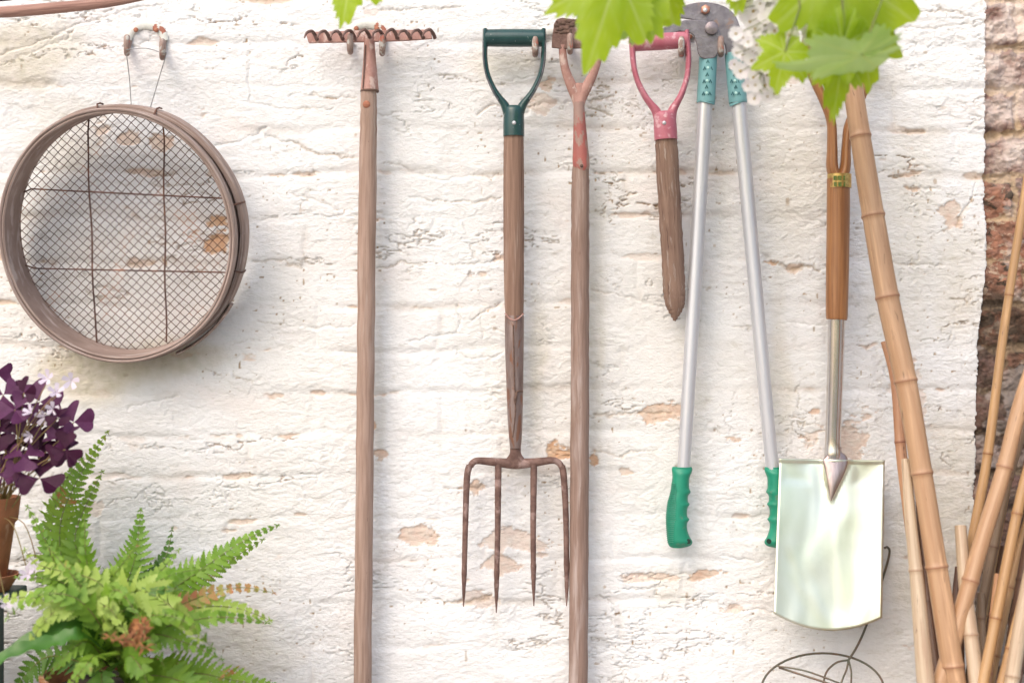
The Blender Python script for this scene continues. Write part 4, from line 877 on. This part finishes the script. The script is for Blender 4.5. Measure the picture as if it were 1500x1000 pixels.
# blossom spray
br = thing('blossom_spray', 'spray of small white blossoms hanging between the loppers and the vine leaves', 'flowers', W(1130, -60, .42))
mb = MB()
rb = random.Random(3); spots = []
while len(spots) < 84:
    x = rb.gauss(1132, 27); y = rb.uniform(-14, 148)
    if y > 95 and x > 1128 + (150 - y) * .5: continue
    if abs(x - 1132) > 58: continue
    if all((x - a) ** 2 + (y - b) ** 2 > 55 for a, b, c_ in spots): spots.append((x, y, rb.uniform(.40, .47)))
main = [(1135, -60, .43, 2.4), (1138, 10, .43, 2.0), (1128, 70, .44, 1.6), (1108, 130, .44, 1.0)]
ptube(mb, main, n=7)
for (x, y, d) in spots:
    yy = max(-50, y - rb.uniform(14, 30)); cx = float(np.interp(yy, [-60, 10, 70, 130], [1135, 1138, 1128, 1108]))
    ptube(mb, [(cx, yy, .435, .8), ((cx + x) / 2, (yy + y) / 2 + 2, (d + .435) / 2, .7), (x, y, d + .002, .6)], n=5, sub=2)
mb.build('stalks', M['stem'], br)
fproto = None
for i, (x, y, d) in enumerate(spots):
    if i % 12 == 0:
        mb = MB(); c0 = W(x, y, d); mb.cur = 0
        for k in range(5):
            a = 2 * math.pi * k / 5; t_ = Vector((math.cos(a), -.30, math.sin(a))); u = Vector((-math.sin(a), 0, math.cos(a))); s_ = .0092
            v = [mb.vert(c0 + t_ * s_ * .06), mb.vert(c0 + t_ * s_ * .6 + u * s_ * .60), mb.vert(c0 + t_ * s_ * 1.0 + u * s_ * .36), mb.vert(c0 + t_ * s_ * 1.05), mb.vert(c0 + t_ * s_ * 1.0 - u * s_ * .36), mb.vert(c0 + t_ * s_ * .6 - u * s_ * .60)]
            mb.face(v)
        mb.cur = 1; mb.ball(c0 + Vector((0, -.001, 0)), .0017, 6)
        fproto = mb.build('blossom', [M['petal'], M['flower_eye']], br, recalc=False); fp = c0
        # put the origin at the flower centre
        fproto.data.transform(Matrix.Translation(-(c0 - ORG[br.name]))); fproto.location = c0 - ORG[br.name]
        o = fproto
    else:
        o = fproto.copy(); C.objects.link(o); o.parent = br; o.location = W(x, y, d) - ORG[br.name]
    o.rotation_euler = (rb.uniform(-.5, .35), rb.uniform(0, 6), rb.uniform(-.45, .45)); sc = rb.uniform(.9, 1.45); o.scale = (sc, sc, sc)

# ------------------------------------------------------------------ branch, top left
mb = MB(); ptube(mb, [(-260, 40, .16, 9), (-60, 22, .17, 8), (20, 17, .17, 8.6), (90, 11, .17, 8.4), (160, 4, .17, 7), (230, -8, .17, 4.5), (330, -30, .17, 4), (420, -120, .38, 4)], n=12, sub=8, wob=1.5)
tagged(mb.build('woody_stem', M['bark'], None, loc=W(-260, 40, .16)), 'peeling pinkish brown woody stem crossing the top left corner', 'branch')
mb = MB(); ptube(mb, [(-120, -14, .12, 4), (0, -1, .12, 3.5), (60, -16, .12, 3)], n=8); tagged(mb.build('thin_stem', M['ox1'], None, loc=W(-120, -14, .12)), 'thin dark purple stem above the peeling woody stem at the corner', 'branch')

# ------------------------------------------------------------------ bench, planter, pots
zb = 0.50
r = thing('potting_bench', 'low timber bench carrying the fern pot and the planter', 'bench', (-.75, -.25, 0))
for i in range(4):
    mb = MB(); mb.box((-1.6, -.44 + i * .105, zb - .03), (-.28, -.345 + i * .105, zb)); mb.build('top_board', M['bench'], r, smooth=False, bevel=.003)
for x in (-1.55, -.38):
    for y in (-.40, -.07):
        mb = MB(); mb.box((x, y, 0), (x + .06, y + .06, zb - .03)); mb.build('leg', M['bench'], r, smooth=False, bevel=.003)
r = thing('planter_box', 'dark green timber planter at the left edge beneath the terracotta pot', 'planter', W(-70, 1150, .25))
p = W(7, 868, .17)
mb = MB(); mb.box((p.x - .24, -.29, zb), (p.x, -.17, p.z)); mb.build('box', M['planter'], r, smooth=False, bevel=.004)
mb = MB(); mb.box((p.x - .25, -.30, p.z), (p.x + .034, -.16, p.z + .012)); mb.build('lid', M['planter'], r, smooth=False, bevel=.003)
# terracotta pot with the purple oxalis
pc = W(-22, 850, .22); ztop = W(0, 728, .22).z; zbot = p.z + .014
hh = ztop - zbot
r = thing('terracotta_pot', 'tapered terracotta pot holding the purple leaved plant', 'pot', (pc.x, -.22, zbot))
kx = K(.22)
mb = MB(); mb.lathe((pc.x, -.22, zbot), [(28 * kx, .012), (30 * kx, .014), (42 * kx, hh - 38 * kx), (46 * kx, hh - 34 * kx), (50 * kx, hh - 2 * kx), (49 * kx, hh), (45 * kx, hh), (43 * kx, hh - 20 * kx), (10 * kx, hh - 22 * kx)], 48); mb.build('pot_body', M['terra'], r)
mb = MB(); mb.lathe((pc.x, -.22, zbot), [(5 * kx, hh - 19 * kx), (43.5 * kx, hh - 18 * kx), (30 * kx, hh - 14 * kx), (2 * kx, hh - 13 * kx)], 32); mb.build('soil', M['soil'], r)
r = thing('pot_saucer', 'deep terracotta saucer under the tapered pot', 'saucer', (pc.x, -.22, zbot - .001))
mb = MB(); mb.lathe((pc.x, -.22, zbot - .001), [(34 * kx, 0), (48 * kx, 22 * kx), (48.5 * kx, 24 * kx), (45 * kx, 24 * kx), (36 * kx, 8 * kx), (3 * kx, 7.5 * kx)], 48); mb.build('saucer_body', M['terra'], r)

def oxalis():
    r = thing('purple_shamrock', 'purple triangular leaved oxalis with pale lilac flowers in the terracotta pot', 'plant', (pc.x, -.22, ztop - .02))
    rn = random.Random(8)
    leaves = [(-8, 545, 30, 2), (35, 575, 28, 0), (58, 588, 40, 1), (22, 600, 34, 1), (5, 578, 30, 1), (108, 618, 38, 1), (78, 640, 34, 0), (68, 605, 26, 0), (92, 640, 32, 1), (95, 658, 32, 0), (32, 640, 34, 0), (12, 668, 34, 0), (35, 668, 32, 1), (30, 690, 28, 1),
              (58, 700, 42, 0), (80, 665, 30, 0), (-4, 640, 34, 0), (5, 700, 28, 1), (62, 622, 30, 0), (-12, 600, 30, 1), (14, 630, 30, 0), (98, 660, 26, 0), (85, 612, 22, 0), (-20, 670, 36, 0), (-35, 620, 36, 1), (-45, 690, 36, 0), (20, 618, 26, 2), (48, 640, 26, 0), (-30, 575, 30, 1)]
    for (x, y, s_, mk) in leaves:
        d = rn.uniform(.18, .30); k = K(d); c0 = W(x, y, d); sz = s_ * k * .86
        nrm = Vector((rn.uniform(-.5, .5), -1, rn.uniform(-.1, 1.1))).normalized(); u = nrm.orthogonal().normalized(); v = nrm.cross(u); a0 = rn.uniform(0, 6.28)
        mb = MB()
        for t_ in range(3):
            a = a0 + t_ * 2.094; ax_ = (u * math.cos(a) + v * math.sin(a)); bx = nrm.cross(ax_)
            fold = rn.uniform(.05, .5); cv = rn.uniform(-.05, .25)
            out = [(.0, .04), (.16, .22), (.38, .44), (.60, .68), (.63, .82), (.52, .92), (.34, .96), (.15, .92), (0, .86)]
            ctr = [mb.vert(c0 + ax_ * sz * (.02 + .84 * i / 4) - nrm * sz * cv * (i / 4) ** 2) for i in range(5)]
            for sg in (-1, 1):
                ed = [mb.vert(c0 + ax_ * sz * yy + bx * sg * sz * xx * math.cos(fold) + nrm * sz * (xx * math.sin(fold) - cv * yy ** 2)) for xx, yy in out]
                for i in range(8):
                    ci = min(4, int(i / 2)); cj = min(4, int((i + 1) / 2))
                    f_ = [ctr[ci], ed[i], ed[i + 1]] + ([ctr[cj]] if cj != ci else []); mb.face(f_ if sg > 0 else f_[::-1])
        lf = mb.build('leaf', M['ox2' if mk else 'ox1'], r, recalc=False)
        mb = MB(); b0 = Vector((pc.x + rn.uniform(-.03, .04), -.22 + rn.uniform(-.03, .03), ztop - .03)); mid = (b0 + c0) / 2 + Vector((rn.uniform(-.01, .02), -.01, .015)); mb.tube([tuple(q) for q in spl([tuple(b0), tuple(mid), tuple(c0)], 5)], .0010, n=5); mb.build('stem', M['stem_pink'], lf)
    for (x, y) in ((66, 552), (103, 558), (82, 571), (40, 600), (60, 612), (40, 640), (76, 598), (38, 838), (10, 880), (50, 828), (-12, 560)):
        d = rn.uniform(.24, .32); c0 = W(x, y, d); mb = MB(); nrm = Vector((rn.uniform(-.6, .6), -1, rn.uniform(-.4, .8))).normalized(); u = nrm.orthogonal().normalized(); v = nrm.cross(u); s_ = rn.uniform(.010, .014)
        for k in range(5):
            a = 2 * math.pi * k / 5 + rn.random() * .2; ax_ = u * math.cos(a) + v * math.sin(a); bx = nrm.cross(ax_); base_ = c0 - nrm * s_ * 1.0
            q = [base_, base_ + (ax_ * .45 + bx * .25 + nrm * .6) * s_, base_ + (ax_ * .95 + bx * .3 + nrm * .95) * s_, base_ + (ax_ * 1.05 + nrm * 1.0) * s_, base_ + (ax_ * .95 - bx * .3 + nrm * .95) * s_, base_ + (ax_ * .45 - bx * .25 + nrm * .6) * s_]
            mb.face([mb.vert(t_) for t_ in q])
        fl = mb.build('flower', M['petal_lilac'], r, recalc=False)
        mb = MB(); b0 = Vector((pc.x + .02, -.22, ztop - .03)); mid = (b0 + c0) / 2 + Vector((rn.uniform(-.01, .02), -.02, .03)); mb.tube([tuple(q) for q in spl([tuple(b0), tuple(mid), tuple(c0 - nrm * s_)], 5)], .0009, n=5); mb.build('flower_stalk', M['stem_pink'], fl)
oxalis()

# ------------------------------------------------------------------ fern
fc = W(165, 985, .20); fz = fc.z
fpr = thing('fern_pot', 'terracotta pot under the green fern', 'pot', (fc.x, -.20, zb + .001))
mb = MB(); hh = fz - zb
mb.lathe((fc.x, -.20, zb + .001), [(.075, 0), (.10, hh - .05), (.108, hh - .045), (.114, hh), (.106, hh), (.10, hh - .03), (.01, hh - .03)], 48); mb.build('pot_body', M['terra'], fpr)
mb = MB(); mb.lathe((fc.x, -.20, zb + .001), [(.01, hh - .028), (.101, hh - .026), (.06, hh - .01), (.005, hh - .006)], 32); mb.build('soil', M['soil'], fpr)
fr = thing('potted_fern', 'bushy green fern with arching fronds, some tips browned, lower left', 'fern', (fc.x, -.20, fz - .01))
rf = random.Random(21)
def frond(pts, hw, mkey, npair=20, facing=(0, -1, .35), droop=.15, tipmat=None, serr=5, peak=.30, fwd=.25, wide=.42):
    """pts (px,py,d) from base to tip, hw = longest leaflet in px"""
    q = spl(pts, 8); P = [W(a[0], a[1], a[2]) for a in q]; kk = K(pts[1][2])
    L = [0]
    for i in range(1, len(P)): L.append(L[-1] + (P[i] - P[i - 1]).length)
    def at(f):
        s_ = f * L[-1]; i = max(0, min(len(P) - 2, int(np.searchsorted(L, s_)) - 1)); t_ = (s_ - L[i]) / max(1e-9, L[i + 1] - L[i]); return P[i].lerp(P[i + 1], t_), (P[i + 1] - P[i]).normalized()
    mb = MB(); n0 = Vector(facing).normalized()
    f0 = .10
    for i in range(npair):
        f = f0 + (.995 - f0) * i / (npair - 1)
        g_ = (f - f0) / (1 - f0)
        prof = (g_ / peak * .4 + .6) if g_ < peak else max(.04, 1 - ((g_ - peak) / (1 - peak)) ** 1.25 * .97)
        ln = hw * kk * prof * rf.uniform(.80, 1.12); c, t_ = at(f); n_ = (n0 - t_ * n0.dot(t_)).normalized(); lat = t_.cross(n_).normalized()
        pitch = L[-1] * (.995 - f0) / (npair - 1); wd = pitch * wide * 1.25
        for sg in (-1, 1):
            dv = (lat * sg + t_ * (fwd + .5 * g_) + n_ * rf.uniform(-.12, .08)).normalized(); nn = (n_ + lat * rf.uniform(-.15, .15) + t_ * .3).normalized(); sd_ = dv.cross(nn).normalized()
            m_ = max(3, serr * 2 + 1) if ln > .012 else 4
            mids = []; le = []; ri = []
            tw = rf.uniform(-.45, .45)
            for k in range(m_ + 1):
                h_ = k / m_; cpos = c + dv * ln * h_ - n_ * ln * droop * h_ * h_ + t_ * ln * .10 * h_ * h_
                wv = wd * (1 - h_ ** 2.2) * (.9 + .2 * (h_ < .2)) * (1.0 if k % 2 else .66)
                if k == 0: wv = wd * .55
                if k == m_: wv = 0.0001
                sh = sd_ * math.cos(tw) + nn * math.sin(tw)
                mids.append(mb.vert(cpos)); le.append(mb.vert(cpos + sh * wv + dv * wv * .35 * (k % 2) + nn * wv * .12)); ri.append(mb.vert(cpos - sh * wv + dv * wv * .35 * (k % 2) + nn * wv * .12))
            for k in range(m_):
                mb.face((mids[k], mids[k + 1], le[k + 1], le[k])); mb.face((mids[k], ri[k], ri[k + 1], mids[k + 1]))
    o = mb.build('frond', M[mkey], fr, recalc=False)
    mb = MB(); mb.tube(P, [.0016 * (1 - .75 * i / (len(P) - 1)) for i in range(len(P))], n=5); mb.build('rachis', M['stem'], o)
    return o
B = (165, 975, .20)
frond([B, (100, 850, .20), (88, 770, .19), (115, 700, .16), (158, 632, .11)], 46, 'fern4', 34, facing=(.5, -1, 0), droop=.2, fwd=.15, wide=.5)
frond([B, (82, 840, .17), (76, 770, .15), (92, 710, .13), (120, 672, .12)], 44, 'fern1', 28, facing=(-.3, -1, 0.1), droop=.25, wide=.5)
frond([B, (105, 880, .24), (70, 800, .27), (40, 742, .27)], 34, 'fern1', 22, wide=.5)
frond([B, (140, 880, .24), (126, 815, .26), (124, 755, .26)], 30, 'fern1', 18, facing=(0, -1, .1), wide=.45)
frond([B, (178, 880, .20), (198, 815, .20), (206, 746, .19)], 50, 'fern1', 22, facing=(.1, -1, .1), wide=.5)
frond([B, (200, 890, .24), (225, 850, .25), (262, 805, .24)], 32, 'fern4', 18, wide=.5)
frond([B, (215, 895, .22), (300, 830, .22), (360, 790, .20), (407, 769, .18)], 44, 'fern1', 30, facing=(.1, -1, .5), peak=.18, fwd=.2, wide=.52)
frond([B, (230, 905, .20), (290, 850, .17), (345, 815, .14), (385, 790, .12)], 38, 'fern4', 24, facing=(.3, -1, -.1), wide=.5)
frond([B, (225, 910, .26), (290, 875, .27), (350, 860, .26), (402, 868, .25)], 26, 'fern_red', 22, facing=(0, -1, .6), wide=.42)
frond([B, (220, 915, .25), (290, 890, .27), (345, 890, .27), (396, 908, .26)], 42, 'fern2', 24, facing=(0, -1, .7), wide=.5)
frond([B, (225, 925, .29), (300, 905, .31), (350, 905, .31), (392, 912, .30)], 34, 'fern1', 22, facing=(0, -1, .9), wide=.5)
frond([(170, 960, .24), (190, 870, .32), (240, 880, .36), (290, 935, .37)], 46, 'fern2', 16, facing=(.1, -1, .5), peak=.4, wide=.6, serr=6)
frond([(170, 960, .22), (170, 895, .30), (140, 850, .32), (60, 828, .30), (36, 805, .28)], 34, 'fern2', 20, facing=(0, -1, .8), wide=.52)
frond([(165, 965, .24), (130, 890, .33), (80, 895, .36), (38, 948, .37)], 34, 'fern2', 16, facing=(-.1, -1, .6), peak=.4, wide=.58, serr=6)
frond([(165, 965, .22), (110, 900, .32), (50, 875, .34), (-15, 880, .34)], 34, 'fern2', 20, facing=(0, -1, .7), wide=.52)
frond([(165, 965, .22), (120, 880, .26), (85, 850, .28), (25, 845, .28)], 30, 'fern1', 18, facing=(0, -1, .6), wide=.5)
frond([(170, 960, .24), (160, 880, .34), (175, 865, .37), (205, 905, .39)], 30, 'fern1', 14, facing=(0, -1, .5), wide=.6)
frond([(170, 965, .24), (150, 900, .36), (160, 890, .39), (190, 935, .40)], 32, 'fern2', 14, facing=(0, -1, .6), wide=.6)
frond([(175, 970, .24), (220, 930, .33), (270, 940, .35), (325, 965, .34)], 32, 'fern1', 20, facing=(0, -1, .6), wide=.5)
frond([(175, 975, .25), (205, 930, .35), (225, 940, .38), (240, 975, .38)], 26, 'fern1', 14, facing=(0, -1, .5), wide=.55)
frond([(160, 975, .25), (130, 940, .34), (100, 955, .37), (70, 992, .37)], 30, 'fern1', 16, facing=(0, -1, .5), wide=.55)
frond([(160, 975, .25), (140, 960, .36), (125, 975, .39), (95, 1010, .40)], 34, 'fern4', 16, facing=(0, -1, .6), wide=.55)
frond([(175, 990, .22), (280, 985, .28), (340, 995, .28), (420, 1008, .26)], 40, 'fern4', 26, facing=(0, -1, .3), wide=.5)
frond([(175, 990, .25), (190, 960, .33), (210, 985, .36), (225, 1030, .36)], 34, 'fern1', 14, facing=(0, -1, .5), wide=.55)
frond([(170, 990, .25), (240, 990, .30), (290, 1010, .33), (340, 1050, .32)], 40, 'fern1', 18, facing=(0, -1, .4), wide=.55)
frond([(165, 990, .25), (150, 985, .33), (150, 1010, .37), (150, 1050, .37)], 34, 'fern3', 14, facing=(0, -1, .4), wide=.55)
frond([(160, 985, .20), (80, 960, .22), (40, 985, .22), (10, 1030, .22)], 34, 'fern3', 18, facing=(0, -1, .4), wide=.5)
for i in range(16):
    a = rf.uniform(-1.25, 1.25); l_ = rf.uniform(70, 150); x1 = 165 + l_ * math.sin(a); y1 = 960 - l_ * .75 * math.cos(a)
    dd = rf.uniform(.12, .30)
    frond([(165 + rf.uniform(-15, 15), 975, .20), (165 + l_ * .45 * math.sin(a), 960 - l_ * .55 * math.cos(a), (dd + .2) / 2), (x1, y1, dd)], rf.uniform(26, 38), rf.choice(['fern3', 'fern1', 'fern3', 'fern4']), 18, facing=(rf.uniform(-.4, .4), -1, rf.uniform(0, .7)), wide=.52)
for pts_, hw_, mk_, np_, fc_ in [
    ([B, (150, 870, .28), (172, 835, .30), (200, 800, .29)], 30, 'fern4', 20, (.2, -1, .2)), ([B, (200, 880, .28), (250, 842, .30), (310, 832, .28)], 34, 'fern1', 22, (0, -1, .6)),
    ([B, (180, 900, .30), (210, 868, .34), (262, 862, .36)], 30, 'fern3', 18, (0, -1, .7)), ([B, (150, 900, .30), (112, 850, .33), (70, 800, .32)], 30, 'fern4', 20, (0, -1, .5)),
    ([B, (150, 920, .32), (110, 875, .36), (55, 872, .37), (10, 905, .36)], 32, 'fern1', 20, (0, -1, .6)), ([B, (190, 920, .32), (235, 900, .37), (280, 915, .38), (310, 948, .37)], 30, 'fern1', 18, (0, -1, .6)),
    ([B, (130, 860, .2), (110, 790, .2), (128, 735, .18), (150, 690, .15)], 36, 'fern4', 26, (.3, -1, 0)), ([B, (200, 870, .18), (240, 820, .16), (252, 775, .14)], 30, 'fern3', 20, (0, -1, .2))]:
    frond(pts_, hw_, mk_, np_, facing=fc_, wide=rf.uniform(.46, .58), fwd=rf.uniform(.1, .4), droop=rf.uniform(.1, .45))
# dead brown curled frond
frond([(185, 960, .26), (200, 925, .36), (208, 915, .40), (190, 935, .43), (160, 932, .44)], 16, 'dead', 16, facing=(0, -1, .5), droop=.6, wide=.8)
frond([(188, 960, .27), (205, 915, .38), (212, 920, .42), (205, 945, .43), (213, 948, .43)], 15, 'dead', 14, facing=(.3, -1, .2), droop=.8, wide=.9)
# broad strap leaf
def strap(pts, hw):
    q = spl(pts, 10); mb = MB(); rows = []
    for i, a in enumerate(q):
        f = i / (len(q) - 1); c = W(*a); nx_ = q[min(i + 1, len(q) - 1)]; pv = q[max(0, i - 1)]; t_ = (W(*nx_) - W(*pv)).normalized(); n_ = Vector((0, -.75, .65)); lat = t_.cross(n_).normalized(); w_ = hw * K(a[2]) * math.sin(math.pi * min(1, f * .9 + .08)) ** .6
        rows.append([mb.vert(c + lat * w_ * u + Vector((0, 0, 1)) * abs(u) * w_ * .25 + Vector((0, 0, .002 * math.sin(i * 1.1 + u * 2))) * abs(u)) for u in (-1, -.5, 0, .5, 1)])
    for i in range(len(rows) - 1):
        for k in range(4): mb.face((rows[i][k], rows[i + 1][k], rows[i + 1][k + 1], rows[i][k + 1]))
    mb.build('strap_leaf', M['strap'], fr, recalc=False)
strap([(165, 965, .26), (120, 915, .33), (60, 930, .36), (-20, 975, .38)], 13)
strap([(170, 965, .27), (120, 930, .37), (80, 940, .38), (20, 955, .40), (-30, 990, .40)], 11)
#strap([(165, 970, .24), (160, 925, .32), (110, 905, .34), (50, 940, .34)], 12)
